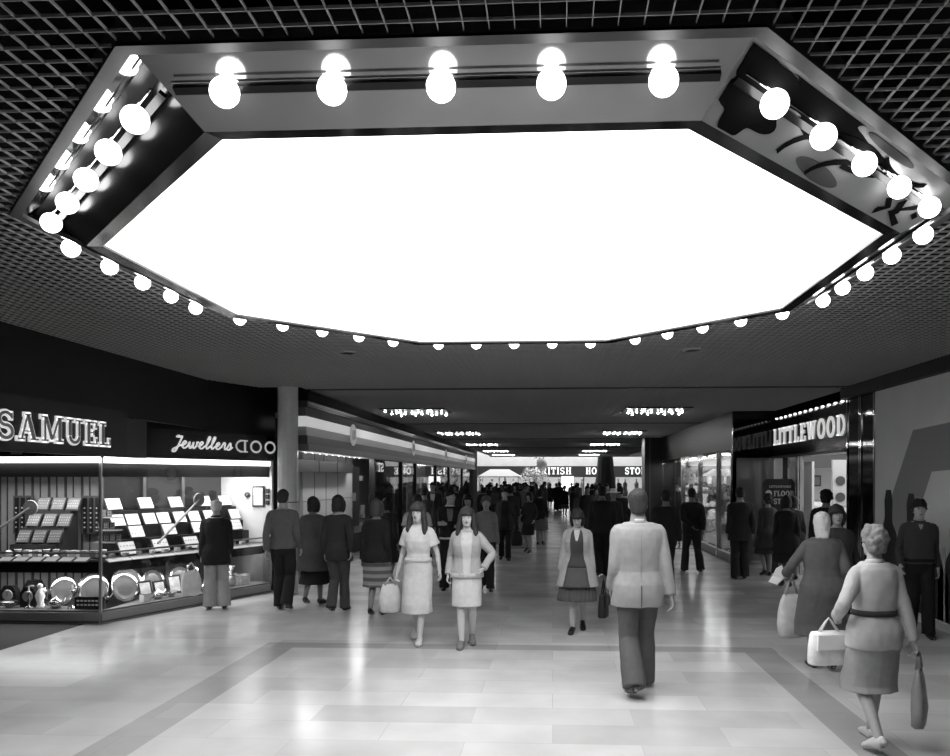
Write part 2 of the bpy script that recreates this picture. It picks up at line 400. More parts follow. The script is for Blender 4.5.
    def top(s, hem, infl=.016, sleeve='long', flare=0.0, neck=1.47, cuff=None, shoulder=0.0, waist=0.0):
        mb = MB(); rs = []; zs = [hem, hem + .04] + [z for z in (.5, .56, .62, .68, .74, .80, .85, .90, .95, 1.0, 1.06, 1.12, 1.2, 1.28, 1.34, 1.39, 1.42, 1.44, 1.455, 1.47) if z > hem + .06 and z <= neck]
        for z in zs: rs.append([s.surf(z, 2 * PI * j / 32, infl - waist * math.exp(-((z - 1.08) / .05) ** 2), flare) for j in range(32)])
        mb.rings(rs)
        if sleeve == 'long': s.arm_geo(mb, .006 + infl * .38, 1, cuff)
        elif sleeve == 'short': s.arm_geo(mb, infl * .9, .62)
        if shoulder:
            for sg in (1, -1): mb.ell(s.bend((sg * s.sw * .86, .012, 1.40)), (.066 * shoulder, .058, .034), 12, 8)
        return mb
    def surf(s, z, a, infl, flare=0.0):
        rx, ry, cy = s.tp(max(z, .90)); k = min(1, max(0, (.93 - z) / .16)); e = 2.35 - .35 * k
        if k > 0:
            y0, y1, x = s.leg_at(z); rx = max(rx, x + .06) * k + rx * (1 - k); cy = cy * (1 - k) + (y0 + y1) / 2 * k; ry = ry * (1 - k) + max(ry, (y1 - y0) / 2 + .082) * k
        g = infl + flare * max(0, 1.06 - z); ca, sa = math.cos(a), math.sin(a)
        return s.bend(((rx + g) * math.copysign(abs(ca) ** (2 / e), ca), cy + (ry + g) * math.copysign(abs(sa) ** (2 / e), sa), z))
    def leg_at(s, z):
        ys, xs = [], []
        for S, K, T in s.leg:
            zz = z - s.drop
            if zz >= K.z: t = (S.z - zz) / max(S.z - K.z, .01); p = S.lerp(K, max(0, min(1, t)))
            else: t = (K.z - zz) / max(K.z - T.z, .01); p = K.lerp(T, max(0, min(1, t)))
            ys.append(p.y); xs.append(p.x)
        return min(ys), max(ys), max(abs(min(xs)), abs(max(xs)))
    def skirt_ring(s, z, infl, n=28, pleat=0, amp=0):
        y0, y1, x = s.leg_at(z); rx0, ry0, cy0 = s.tp(max(z, .88)); k = min(1, max(0, (.92 - z) / .12))
        rx = max(rx0, x + .06) if k > 0 else rx0; cy = cy0 * (1 - k) + (y0 + y1) / 2 * k; ry = max(ry0, ry0 * (1 - k) + ((y1 - y0) / 2 + .082) * k)
        out = []
        for j in range(n):
            a = 2 * PI * j / n; ca, sa = math.cos(a), math.sin(a); r = 1 + (amp * math.sin(pleat * a) if pleat else 0)
            out.append(V(((rx + infl) * ca * r, cy + (ry + infl) * sa * r, z - s.drop)))
        return out
    def skirt(s, hem, top=1.08, infl=.012, flare=.06, pleat=0, amp=.0):
        mb = MB(); zs = [hem + (top - hem) * i / 12 for i in range(13)]; n = 96 if pleat else 28
        for_z = []
        for z in zs:
            am = amp * min(1, max(0, (1.0 - z) * 3)); r = []
            for j in range(n):
                q = 2 * PI * j / n; r.append(s.surf(z, q, infl + (am * math.sin(pleat * q) * .5 if pleat else 0), flare * 1.6))
            for_z.append(r)
        mb.rings(for_z); return mb
    def trousers(s, infl=.014, wide=.085):
        mb = MB(); mb.rings([s.ring(z, infl) for z in (.80, .86, .92, .97, 1.0)]); s.leg_geo(mb, infl, [0, 0, wide * .85, wide * .95, wide]); return mb
    def patch(s, z0, z1, w0, w1, infl, th=.008, n=14, m=10, bias=0.0, flare=0.0):
        """a piece of cloth lying on the chest, half-angles w0 at z0 and w1 at z1 (degrees)"""
        mb = MB(); outer, inner = [], []
        for i in range(n + 1):
            t = i / n; z = z0 + (z1 - z0) * t; w = w0 + (w1 - w0) * t
            def P(a, e): return s.surf(z, a, e, flare)
            aa = [R_(-90 + bias + w * (2 * j / m - 1)) for j in range(m + 1)]
            outer.append([P(a, infl + th) for a in aa]); inner.append([P(a, infl - .006) for a in aa])
        mb.rings([o + i[::-1] for o, i in zip(outer, inner)]); return mb
    def hair(s, style):
        h = MB(); n = 24
        def rg(z, rx, ry, cy): return [V((rx * math.cos(2 * PI * j / n), cy + ry * math.sin(2 * PI * j / n), z)) for j in range(n)]
        if style in ('short', 'neat', 'curly', 'bob', 'long', 'fringe', 'set'):
            g = {'short': .0, 'neat': .004, 'curly': .008, 'bob': .008, 'long': .013, 'fringe': .008, 'set': .010}[style]
            zl = {'short': .05, 'neat': .035, 'curly': .03, 'bob': .0, 'long': -.02, 'fringe': .0, 'set': .03}[style]
            h.rings([rg(zl, .056 + g, .052 + g * .5, .052), rg(.085, .070 + g, .068 + g, .040), rg(.125, .079 + g, .082 + g, .025), rg(.16, .083 + g, .100 + g, .010), rg(.195, .077 + g, .099 + g, .006), rg(.222, .060 + g, .078 + g, .008), rg(.242 + g * .5, .034, .045, .01), rg(.25 + g * .6, .01, .012, .01)])
            if style in ('fringe', 'bob', 'long'):
                h.tube([(-.066, -.062, .158), (-.03, -.098, .166), (.0, -.104, .168), (.03, -.098, .166), (.066, -.062, .158)], [.017 + g * .4, .018, .018, .018, .017 + g * .4], 8, [.025] * 5)
            if style in ('bob', 'fringe'):
                for e in (-1, 1): h.tube([(e * .078, -.028, .16), (e * .086, -.022, .09), (e * .08, -.01, .02), (e * .066, .0, -.012)], [.022, .026, .025, .015], 8, [.036, .04, .038, .02])
            if style in ('curly', 'set'):
                q = random.Random(3)
                for _ in range(70):
                    a = q.uniform(0, 2 * PI); t = q.uniform(.0, 1); z = .07 + .17 * t; fr = math.sin(a) < -.2
                    if fr and z < .165: continue
                    w = math.sqrt(max(.05, 1 - max(0, (z - .13) / .125) ** 2)); h.ell((.086 * w * math.cos(a), .012 + .104 * w * math.sin(a), z), q.uniform(.017, .026), 8, 6)
            if style == 'long':
                for e in (-1, 1): h.tube([(e * .076, -.03, .16), (e * .09, -.03, .08), (e * .10, -.03, .0), (e * .108, -.045, -.09), (e * .095, -.05, -.17)], [.022, .030, .036, .036, .016], 8, [.034, .042, .044, .04, .018])
                h.tube([(0, .075, .12), (0, .085, .02), (0, .085, -.09), (0, .08, -.15)], [.075, .09, .095, .07], 10, [.04, .04, .035, .02])
        elif style == 'cap':
            h.rings([rg(.05, .05, .045, .05), rg(.10, .074, .075, .032), rg(.12, .082, .10, .006), rg(.16, .088, .112, .002), rg(.20, .088, .108, .002), rg(.225, .068, .085, .006), rg(.236, .02, .03, .006)])
            h.tube([(-.05, -.085, .150), (0, -.125, .140), (.05, -.085, .150)], [.02, .035, .02], 8, [.006, .007, .006])
        elif style == 'headscarf':
            h.rings([rg(-.035, .060, .062, .03), rg(.0, .074, .074, .022), rg(.06, .083, .088, .022), rg(.11, .088, .094, .018), rg(.16, .088, .102, .010), rg(.2, .08, .099, .008), rg(.23, .055, .072, .01), rg(.248, .01, .02, .012)])
            h.tube([(0, .09, .02), (0, .105, -.03), (0, .095, -.075)], [.05, .045, .012], 10, [.02, .02, .01])
        elif style == 'hat':
            h.lathe([(.0, .15), (.17, .15), (.175, .157), (.17, .165), (.088, .172), (.085, .235), (.06, .252), (0, .255)], (0, .005, 0), 28)
        m = MB(); m.add([s.hm @ p for p in h.v], h.f); return m
R_ = R
def person(label, x, y, h, face, fig, hair=('short', 40), top=None, bottom=None, shoes=25, skin=165, extras=(), face_parts=False, group=None, copy=True):
    """body = one continuous mesh, the thing itself; clothes and hair are its children"""
    s = h / 1.75; F = fig; vx = F.vx
    def fin(mb, name, mat, voxel=None, smooth=4, amp=0, sc=9, par=None, raw=False):
        if raw:
            me = mb.mesh(name)
            for p in me.polygons: p.use_smooth = True
        else: me = remesh(mb, name, voxel or vx * 1.15, smooth)
        if amp: crumple(me, amp, sc)
        me.transform(Matrix.Scale(s, 4)); me.materials.append(mat)
        o = bpy.data.objects.new(name, me); C.objects.link(o)
        if par is not None: o.parent = par
        return o
    root = fin(F.body(), 'person', G(skin, .55, var=.04), vx * .8, 2)
    root.location = (x, y, 0); root.rotation_euler = (0, 0, R(face)); tag(root, label, 'person', group)
    if hair: fin(F.hair(hair[0]), {'cap': 'flat_cap', 'headscarf': 'headscarf', 'hat': 'hat'}.get(hair[0], 'hair'), G(hair[1], .7, var=.05 if hair[0] in ('cap', 'headscarf', 'hat') else .3, scale=45), vx, 2, .009 if hair[0] in ('long', 'headscarf') else .004, 26, root)
    if bottom:
        k = bottom[0]
        if k == 'trousers': fin(F.trousers(*bottom[2:]), 'trousers', G(bottom[1], .85, var=.06, scale=18), None, 4, .007, 8, root)
        else:
            o = fin(F.skirt(*bottom[2:]), 'skirt', bottom[1] if not isinstance(bottom[1], int) else G(bottom[1], .85, var=.06, scale=18), None, 3, .006, 8, root)
    if top:
        kw = dict(top[2]) if len(top) > 2 else {}; nm = kw.pop('name', 'jacket')
        fin(F.top(**kw), nm, G(top[1], .85, var=.06, scale=18), None, 3, .007, 9, root)
    fm = MB(); F.foot_geo(fm, .005)
    half = [MB(), MB()]; nv = len(fm.v) // 2; nf = len(fm.f) // 2
    half[0].add(fm.v[:nv], fm.f[:nf]); half[1].add(fm.v[nv:], [tuple(i - nv for i in f) for f in fm.f[nf:]])
    for hm_ in half: fin(hm_, 'shoe', G(shoes, .35), vx, 1, 0, 1, root)
    for e in extras:
        nm, v, geo = e[:3]; fin(geo(F), nm, G(v, .8, var=.05, scale=18), None, 0, 0, 1, root, raw=True)
    if face_parts:
        for e in (-1, 1):
            m = MB(); m.ell(F.H(e * .031, -.0885, .117), (.0125, .007, .0062), 10, 6); o = fin(m, 'eye', G(225, .3), None, 0, 0, 1, root, raw=True)
            m = MB(); m.ell(F.H(e * .031, -.0945, .117), (.0058, .0028, .0055), 8, 6); fin(m, 'iris', G(20, .3), None, 0, 0, 1, o, raw=True)
            m = MB(); m.tube([F.H(e * .014, -.099, .135), F.H(e * .032, -.0995, .140), F.H(e * .052, -.088, .134)], [.003, .0042, .002], 6); fin(m, 'eyebrow', G(50, .8), None, 0, 0, 1, root, raw=True)
        m = MB(); m.tube([F.H(-.023, -.0905, .050), F.H(-.01, -.0995, .053), F.H(0, -.101, .051), F.H(.01, -.0995, .053), F.H(.023, -.0905, .050)], [.002, .0055, .006, .0055, .002], 8); fin(m, 'lips', G(95, .5), None, 0, 0, 1, root, raw=True)
    M = Matrix.Translation((x, y, 0)) @ Matrix.Rotation(R(face), 4, 'Z') @ Matrix.Scale(s, 4)
    out = []
    for S, E_, W in F.arm:
        d = (W - E_).normalized(); out.append(M @ (W + d * .10))
    return root, out
# garments laid on top
shirt_v = lambda v, z0=1.10, z1=1.45, w0=4, w1=24, infl=.017, name='shirt': (name, v, lambda F: F.patch(z0, z1, w0, w1, infl))
def collar(v, name='collar', r=.064, z=1.475):
    return (name, v, lambda F: MB().tube([F.bend((r * math.cos(a), .006 + r * math.sin(a) * .95, z + .008 * math.sin(a))) for a in [2 * PI * i / 20 for i in range(21)]], .013, 8, [.02] * 21))
def belt(v, z=1.07, infl=.02):
    return ('belt', v, lambda F: MB().rings([F.ring(z - .022, infl), F.ring(z - .02, infl + .006), F.ring(z + .02, infl + .006), F.ring(z + .022, infl)]))
def hem_line(v, z, infl, nm='waistband'):
    return (nm, v, lambda F: MB().rings([F.ring(z - .03, infl), F.ring(z - .028, infl + .005), F.ring(z + .03, infl + .005), F.ring(z + .032, infl)]))
def bag(kind, label, cat, at, w, h, d, v, rot=0, strap=.12, group=None):
    """a carried bag hanging below the hand point"""
    Rm = Matrix.Rotation(R(rot), 3, 'Z'); X = V(at); top = X - V((0, 0, strap))
    o = thing(kind, label, cat, tuple(top - V((0, 0, h))), group)
    mb = MB(); rs = []
    prof = [(0, .72, .7), (.04, .9, .9), (.3, 1.0, 1.0), (.6, .95, .85), (.85, .8, .5), (1, .62, .22)] if kind in ('carrier_bag', 'shopping_bag') else [(0, .95, .9), (.05, 1, 1), (.5, .98, .95), (.9, .92, .7), (1, .86, .5)]
    for t, a, b in prof:
        rs.append([top + Rm @ V((w / 2 * a * math.copysign(abs(math.cos(q)) ** .6, math.cos(q)), d / 2 * b * math.copysign(abs(math.sin(q)) ** .6, math.sin(q)), -h + h * t)) for q in [2 * PI * i / 24 for i in range(24)]])
    mb.rings(rs); b = mb.build('bag_body', G(v, .6, var=.12, scale=14), o, smooth=True)
    if kind == 'carrier_bag': crumple(b.data, .012, 12, 1)
    for s in (-1, 1):
        MB().tube([top + Rm @ V((-w * .25, s * d * .1, -.01)), X + Rm @ V((-w * .08, s * d * .04, -.03)), X + V((0, 0, 0)), X + Rm @ V((w * .08, s * d * .04, -.03)), top + Rm @ V((w * .25, s * d * .1, -.01))], .007 if kind != 'carrier_bag' else .012, 6).build('handle', G(max(20, v - 30), .6), o, smooth=True)
    if kind == 'handbag':
        MB().prism([(-w * .42, 0), (w * .42, 0), (w * .4, .45 * h), (-w * .4, .45 * h)], top + Rm @ V((0, -d * .5, -h * .5)), Rm @ V((1, 0, 0)), (0, 0, 1), Rm @ V((0, -1, 0)), .012).build('flap', G(min(250, v + 8), .5), o)
    return o
F = Figure
step = lambda a, b, w=.08, l=.05: ((w, a, l if a > 0 else 0), (-w, b, l if b > 0 else 0))       # left, right foot; negative = forward
# --- the nearer shoppers
_, hd_ = person('elderly man in dark jacket, flat cap and pale baggy trousers facing the jeweller window', -5.02, 10.85, 1.62, 206,
    F('m', 1.02, lean=.06, feet=((.10, .0, 0), (-.12, .03, 0)), L=(.22, -.02, .86), R=(-.21, -.06, .88), pitch=8), ('cap', 170), ('top', 24, dict(hem=.72, infl=.032, cuff=.045, flare=.10)), ('trousers', 150, .018, .105), 30, 150, extras=(collar(40, r=.068, z=1.49),))
bag('carrier_bag', 'pale carrier bag hanging from the hand of the elderly man in the cap', 'bag', hd_[0] + V((-.11, -.08, 0)), .28, .36, .12, 190, 26, .12)
person('man in grey pullover and dark trousers walking away beside the left column', -3.99, 10.81, 1.78, 184,
    F('m', 1.0, feet=step(-.10, .12), L=(.22, .08, .88), R=(-.23, -.08, .90)), ('short', 40), ('top', 92, dict(hem=.90, infl=.024, name='pullover', cuff=.04)), ('trousers', 26, .014, .088), 60, extras=(collar(150),))
person('shopper in long grey overcoat and dark skirt, close beside the man in the grey pullover', -3.70, 11.3, 1.66, 176,
    F('f', 1.12, feet=step(.13, -.10), L=(.21, .0, .86), R=(-.22, .02, .88)), ('bob', 35), ('top', 78, dict(hem=.56, infl=.036, cuff=.05, flare=.16, name='overcoat', shoulder=1)), ('skirt', 24, .34, .98, .012, .05), 50, 110)
person('slim man in dark jacket and grey trousers walking away past the grey partition', -3.13, 10.69, 1.70, 180,
    F('m', .94, feet=step(.15, -.14, .06), L=(.21, -.04, .88), R=(-.23, .12, .93), hintR=(-.4, 1, 0)), ('fringe', 35), ('top', 44, dict(hem=.78, infl=.026, cuff=.042, flare=.06, shoulder=1)), ('trousers', 66, .012, .078), 25)
stripes = bpy.data.materials.new('striped_cloth'); stripes.use_nodes = True
def _stripes():
    nt = stripes.node_tree; b = nt.nodes['Principled BSDF']; tc = nt.nodes.new('ShaderNodeTexCoord'); wv = nt.nodes.new('ShaderNodeTexWave'); wv.bands_direction = 'Z'; wv.inputs['Scale'].default_value = 3.0
    cr = nt.nodes.new('ShaderNodeValToRGB'); cr.color_ramp.elements[0].color = (lin(92),) * 3 + (1,); cr.color_ramp.elements[1].color = (lin(150),) * 3 + (1,); cr.color_ramp.elements[0].position = .35; cr.color_ramp.elements[1].position = .65
    nt.links.new(tc.outputs['Object'], wv.inputs['Vector']); nt.links.new(wv.outputs['Fac'], cr.inputs[0]); nt.links.new(cr.outputs[0], b.inputs['Base Color']); b.inputs['Roughness'].default_value = .85
_stripes()
person('woman in dark jacket and banded pale skirt walking away with bare legs', -2.49, 10.4, 1.64, 178,
    F('f', 1.06, feet=step(.10, -.10, .07, .04), L=(.22, .0, .86), R=(-.20, .04, .87)), ('bob', 60), ('top', 22, dict(hem=.82, infl=.032, cuff=.045, flare=.10)), ('skirt', stripes, .44, 1.0, .016, .05), 16, 130)
_, hd_ = person('young woman in white tee shirt and white skirt with long hair, walking towards us', -1.61, 8.83, 1.66, -3,
    F('f', .98, feet=step(-.16, .20, .055, .06), L=(.29, -.06, .90), R=(-.27, .03, .88), voxel=.007, curl=.7, yaw=-8), ('long', 52), ('top', 205, dict(hem=1.0, infl=.022, sleeve='short', name='tee_shirt', waist=.01)), ('skirt', 196, .38, 1.05, .016, .015), 190, 190, extras=(belt(200, 1.04, .030),), face_parts=True)
bag('carrier_bag', 'pale patterned carrier bag held low by the young woman in white', 'bag', hd_[1] + V((-.07, .0, .02)), .27, .34, .12, 190, 20, .08)
_, hd_ = person('young woman in pale zip jacket and short light skirt, right of the woman in white', -1.0, 8.64, 1.61, 4,
    F('f', 1.0, feet=step(.10, -.14, .06, .04), L=(.21, -.12, .99), R=(-.24, .02, .90), hintL=(.9, .6, 0), voxel=.007, curl=.8), ('long', 46), ('top', 165, dict(hem=.88, infl=.036, cuff=.045, flare=.04, shoulder=.9)), ('skirt', 190, .52, 1.02, .020, .0), 110, 195,
    extras=(shirt_v(195, .90, 1.44, 9, 22, .034, name='blouse'), hem_line(185, .90, .040)), face_parts=True)
person('man in dark pullover with white collar and neck scarf, arms folded, looking to the side', -1.79, 12.89, 1.74, 8,
    F('m', 1.0, feet=((.11, -.04, 0), (-.10, .06, 0)), L=(-.06, -.20, 1.17), R=(.08, -.21, 1.13), hintL=(1, .3, -.3), hintR=(-1, .3, -.3), yaw=52), ('short', 22), ('top', 24, dict(hem=.93, infl=.028, name='pullover', cuff=.04)), ('trousers', 24, .014, .09), 30, 160,
    extras=(collar(215, r=.07), ('scarf', 110, lambda f: f.patch(1.22, 1.44, 7, 14, .028)), hem_line(200, .93, .020, 'shirt_tail')), face_parts=True)
person('woman in pale jumper and dark trousers just behind the young woman in the zip jacket', -1.16, 12.92, 1.64, 4,
    F('f', 1.05, feet=step(-.12, .12)), ('set', 85), ('top', 120, dict(hem=.90, infl=.026, name='jumper', cuff=.04)), ('trousers', 32, .012, .085), 25, 150, face_parts=True)
person('woman with a dark fringe and grey top, left of the woman in the pale jumper', -1.52, 13.3, 1.66, 0,
    F('f', 1.0, feet=step(.1, -.12)), ('fringe', 28), ('top', 96, dict(hem=.88, infl=.024, name='blouse')), ('skirt', 60, .5, 1.0, .012, .06), 25, 150, face_parts=True)
person('man in pale short sleeved shirt seen from behind, left of the girl in white', -2.22, 12.1, 1.68, 176,
    F('m', .98, feet=step(.1, -.12)), ('short', 25), ('top', 170, dict(hem=.92, infl=.022, sleeve='short', name='shirt')), ('trousers', 28), 25, 140)
person('dark haired shopper half hidden behind the woman in the dark jacket', -2.95, 13.1, 1.60, 170,
    F('f', 1.0, feet=step(-.1, .1)), ('bob', 22), ('top', 40, dict(hem=.80, infl=.026)), ('skirt', 35, .5, 1.0), 25, 120)
person('man in charcoal jacket seen from behind near the left shop glass', -2.85, 16.36, 1.76, 182,
    F('m', 1.03, feet=step(.14, -.12), voxel=.010, fingers=False), ('short', 18), ('top', 52, dict(hem=.80, infl=.026, shoulder=1)), ('trousers', 40), 25, 120)
person('man in dark suit with pale collar facing us beside the left shop glass', -3.35, 20.6, 1.84, 8,
    F('m', 1.0, feet=((.1, 0, 0), (-.1, .03, 0)), voxel=.010, fingers=False), ('short', 25), ('top', 34, dict(hem=.80, infl=.028, shoulder=1)), ('trousers', 30), 25, 140, extras=(shirt_v(200, 1.2, 1.45, 4, 18, .03),))
_, hd_ = person('tall shopper in open dark coat and black trousers walking towards us', -1.14, 17.7, 1.70, 0,
    F('f', 1.12, feet=step(-.06, .10, .085), L=(.22, .0, .86), R=(-.22, .0, .88), voxel=.010, fingers=False), ('short', 24), ('top', 46, dict(hem=.76, infl=.034, flare=.06, shoulder=1, name='coat')), ('trousers', 14, .010, .075), 18, 150, extras=(('jumper', 14, lambda f: f.patch(.78, 1.44, 26, 20, .036, flare=.06)),))
_, hd_ = person('shopper in dark jacket and knee length skirt right of the open dark coat', -.62, 19.6, 1.58, -25,
    F('f', 1.0, feet=step(-.08, .08), L=(.22, -.1, .95), R=(-.12, -.24, 1.08), voxel=.010, fingers=False), ('bob', 24), ('top', 38, dict(hem=.82, infl=.028)), ('skirt', 22, .52, 1.0, .014, .03), 20, 140)
bag('shopping_bag', 'dark shopping bag held between the tall shopper in the open coat and the woman beside', 'bag', (-.90, 18.6, .82), .30, .36, .16, 22, 10, .2)
person('shopper in dark anorak and pale skirt walking away along the empty middle aisle', -.36, 21.7, 1.64, 178,
    F('f', 1.15, feet=step(-.1, .1), voxel=.011, fingers=False), ('bob', 20), ('top', 18, dict(hem=.78, infl=.036)), ('skirt', 92, .46, 1.0, .02, .04), 25, 140)
_, hd_ = person('woman in pale open coat, dark cardigan and pleated skirt looking down as she walks', .32, 9.51, 1.57, -6,
    F('f', 1.04, lean=.05, feet=step(.14, -.14, .06, .05), L=(.22, -.02, .84), R=(-.25, .02, .82), pitch=24, voxel=.007, curl=.9), ('bob', 30), ('top', 158, dict(hem=.66, infl=.034, cuff=.048, flare=.24, name='coat', shoulder=.7)), ('skirt', 74, .46, 1.0, .010, .10, 26, .02), 20, 165,
    extras=(('cardigan', 62, lambda f: f.patch(.92, 1.45, 30, 22, .036, flare=.24)), ('skirt_front', 74, lambda f: f.patch(.66, .92, 38, 30, .037, flare=.24)), ('blouse', 190, lambda f: f.patch(1.30, 1.45, 2, 12, .044, flare=.24))), face_parts=True)
bag('handbag', 'dark handbag with a strap held by the woman in the pale open coat', 'bag', hd_[0] + V((.12, -.03, 0)), .22, .30, .11, 26, 70, .18)
person('man in dark leather jacket seen from behind, beyond the woman in the pale coat', .98, 14.74, 1.80, 180,
    F('m', 1.14, feet=step(.1, -.12), voxel=.009), ('short', 18), ('top', 34, dict(hem=.86, infl=.036, cuff=.05, shoulder=1.1)), ('trousers', 22, .016, .09), 20, 110)
person('woman in a wide pale hat beyond the man in the leather jacket', 1.42, 17.4, 1.70, 175,
    F('f', 1.0, feet=step(.1, -.1), voxel=.010, fingers=False), ('hat', 215), ('top', 40, dict(hem=.80, infl=.03)), ('skirt', 40, .5, 1.0), 20, 120)
person('shopper in dark overcoat seen from behind, right of the woman in the wide pale hat', 1.68, 18.5, 1.75, 180,
    F('m', 1.08, feet=step(.12, -.1), voxel=.010, fingers=False), ('short', 20), ('top', 30, dict(hem=.60, infl=.034, flare=.1, name='overcoat')), ('trousers', 30), 20, 120)
person('man in pale blazer and grey trousers walking away in the foreground', .78, 6.82, 1.86, 184,
    F('m', 1.06, feet=((.075, .24, .06), (-.085, -.20, 0)), L=(.21, -.12, .90), R=(-.27, .06, .85), voxel=.007, curl=.6, yaw=-4), ('neat', 48), ('top', 150, dict(hem=.76, infl=.030, cuff=.046, flare=.10, shoulder=1.05, name='blazer', waist=.008)), ('trousers', 84, .016, .098), 40, 150,
    extras=(collar(145, r=.068, z=1.468), ('back_vent', 70, lambda f: f.patch(.77, .95, .8, .5, .030, flare=.10, bias=180)), ('back_seam', 138, lambda f: f.patch(.95, 1.40, .35, .35, .029, bias=180)), ('shirt_collar', 225, lambda f: MB().tube([f.bend((.061 * math.cos(a), .006 + .061 * math.sin(a), 1.494)) for a in [2 * PI * i / 20 for i in range(21)]], .007, 8, [.014] * 21))))
person('shopper in dark suit beyond the right shoulder of the pale blazer man', 1.98, 13.1, 1.74, 180,
    F('m', 1.06, feet=step(.12, -.12), voxel=.009), ('short', 20), ('top', 28, dict(hem=.78, infl=.03, shoulder=1)), ('trousers', 26), 20, 120)
person('man in dark jacket striding away with one hand behind his back', 2.87, 15.45, 1.76, 176,
    F('m', 1.0, feet=((.13, -.20, 0), (-.16, .16, .05)), L=(.02, .17, .98), R=(-.22, .06, .92), hintL=(1, .5, 0), voxel=.009), ('short', 18), ('top', 30, dict(hem=.84, infl=.028, shoulder=1)), ('trousers', 38, .014, .085), 22, 120)
person('man in dark suit with pale collar seen from behind before the mirrored return', 3.63, 14.58, 1.77, 178,
    F('m', 1.08, feet=((.09, .02, 0), (-.10, -.06, 0)), L=(.23, .0, .88), R=(-.23, .03, .88), voxel=.009), ('short', 24), ('top', 36, dict(hem=.74, infl=.032, flare=.08, shoulder=1.1)), ('trousers', 30, .016, .09), 16, 125, extras=(collar(170, r=.062, z=1.49),))
person('woman with short dark hair and grey coat before the floor guide board', 4.28, 15.0, 1.64, 190,
    F('f', 1.04, feet=step(.05, -.08), voxel=.009), ('curly', 24), ('top', 58, dict(hem=.62, infl=.03, flare=.16, name='coat')), ('skirt', 45, .48, .98), 25, 130)
person('woman in black coat seen from behind, right of the woman in the grey coat', 4.62, 14.5, 1.60, 180,
    F('f', 1.08, feet=step(.06, -.08), voxel=.009), ('bob', 30), ('top', 26, dict(hem=.60, infl=.034, flare=.16, name='coat')), ('skirt', 22, .48, .98), 25, 120)
person('dark clad woman stepping in at the store entrance, right of the black coat', 4.18, 13.5, 1.64, 170,
    F('f', 1.1, feet=step(.1, -.08), voxel=.009), ('bob', 34), ('top', 30, dict(hem=.68, infl=.032, flare=.14, name='coat')), ('skirt', 24, .48, .98), 25, 120)
person('man with dark swept hair at the store entrance, taller than those beside', 4.45, 12.3, 1.76, 150,
    F('m', 1.0, feet=step(.06, -.06), voxel=.009), ('curly', 16), ('top', 24, dict(hem=.8, infl=.03)), ('trousers', 24), 20, 135)
_, hd_ = person('elderly woman in pale headscarf and long grey coat walking away with a shopping bag', 2.75, 7.69, 1.60, 176,
    F('f', 1.22, lean=.07, feet=step(-.10, .10, .075, .04), L=(.34, -.26, 1.04), R=(-.23, -.06, .95), hintL=(.5, .8, -.3), voxel=.007, curl=.8), ('headscarf', 196), ('top', 84, dict(hem=.38, infl=.038, cuff=.05, flare=.07, name='coat')), ('trousers', 22, .006, .05), 22, 165)
np_ = thing('folded_paper', 'pale folded paper in the outstretched hand of the woman in the headscarf', 'paper', tuple(hd_[0] + V((-.05, 0, .0))))
MB().prism([(-.09, -.01), (.0, -.05), (.06, .02), (.02, .13), (-.04, .10)], hd_[0] + V((-.03, .02, -.02)), (1, 0, 0), (0, 0, 1), (.2, 1, 0), .03).build('page', G(215, .7), np_)
MB().prism([(-.11, -.03), (-.02, -.06), (.03, .0), (-.07, .03)], hd_[0] + V((-.05, -.012, -.03)), (1, 0, 0), (0, 0, 1), (.2, 1, 0), .03).build('fold', G(235, .7), np_)
bag('shopping_bag', 'large pale shopping bag hanging from the arm of the woman in the headscarf', 'bag', hd_[0] + V((.08, .0, -.02)), .30, .46, .16, 188, 12, .17)
person('dark haired woman facing us just behind the headscarf woman', 3.28, 8.75, 1.64, -6,
    F('f', 1.08, feet=step(.06, -.06), L=(.3, .0, .9), R=(-.25, -.02, .9), voxel=.008), ('bob', 34), ('top', 48, dict(hem=.62, infl=.034, flare=.12, name='coat', cuff=.045)), ('skirt', 40, .46, .98), 24, 150, face_parts=True)
_, hd_ = person('woman in pale belted jacket and light skirt walking away at the right foreground', 2.33, 5.50, 1.61, 186,
    F('f', 1.04, feet=((.07, .20, .06), (-.07, -.18, 0)), L=(.25, -.10, 1.03), R=(-.27, .08, .86), hintL=(.5, 1, 0), voxel=.007, curl=.9), ('set', 120), ('top', 176, dict(hem=.80, infl=.032, cuff=.044, flare=.05, waist=.012, shoulder=.9)), ('skirt', 150, .45, 1.0, .018, .03), 190, 160, extras=(belt(52, 1.08, .030), collar(190, r=.06)))
bag('handbag', 'white handbag on the forearm of the woman in the belted jacket', 'bag', hd_[0] + V((-.045, -.01, .02)), .32, .24, .13, 226, 12, .10)
bag('carrier_bag', 'limp grey carrier bag in the right hand of the woman in the belted jacket', 'bag', hd_[1] + V((.02, .0, .0)), .26, .42, .10, 140, 60, .10)
person('curly haired man in dark open necked shirt walking along the grey hoarding', 4.55, 9.45, 1.68, -14,
    F('m', .96, feet=step(-.12, .14, .08), L=(.22, .02, .88), R=(-.24, -.10, .92), voxel=.008), ('curly', 20), ('top', 52, dict(hem=.93, infl=.022, name='shirt', cuff=.04)), ('trousers', 15, .012, .085), 18, 160, extras=(collar(46, r=.066), ('shirt_opening', 140, lambda f: f.patch(1.38, 1.445, 1, 8, .022)), belt(12, .98, .022)), face_parts=True)

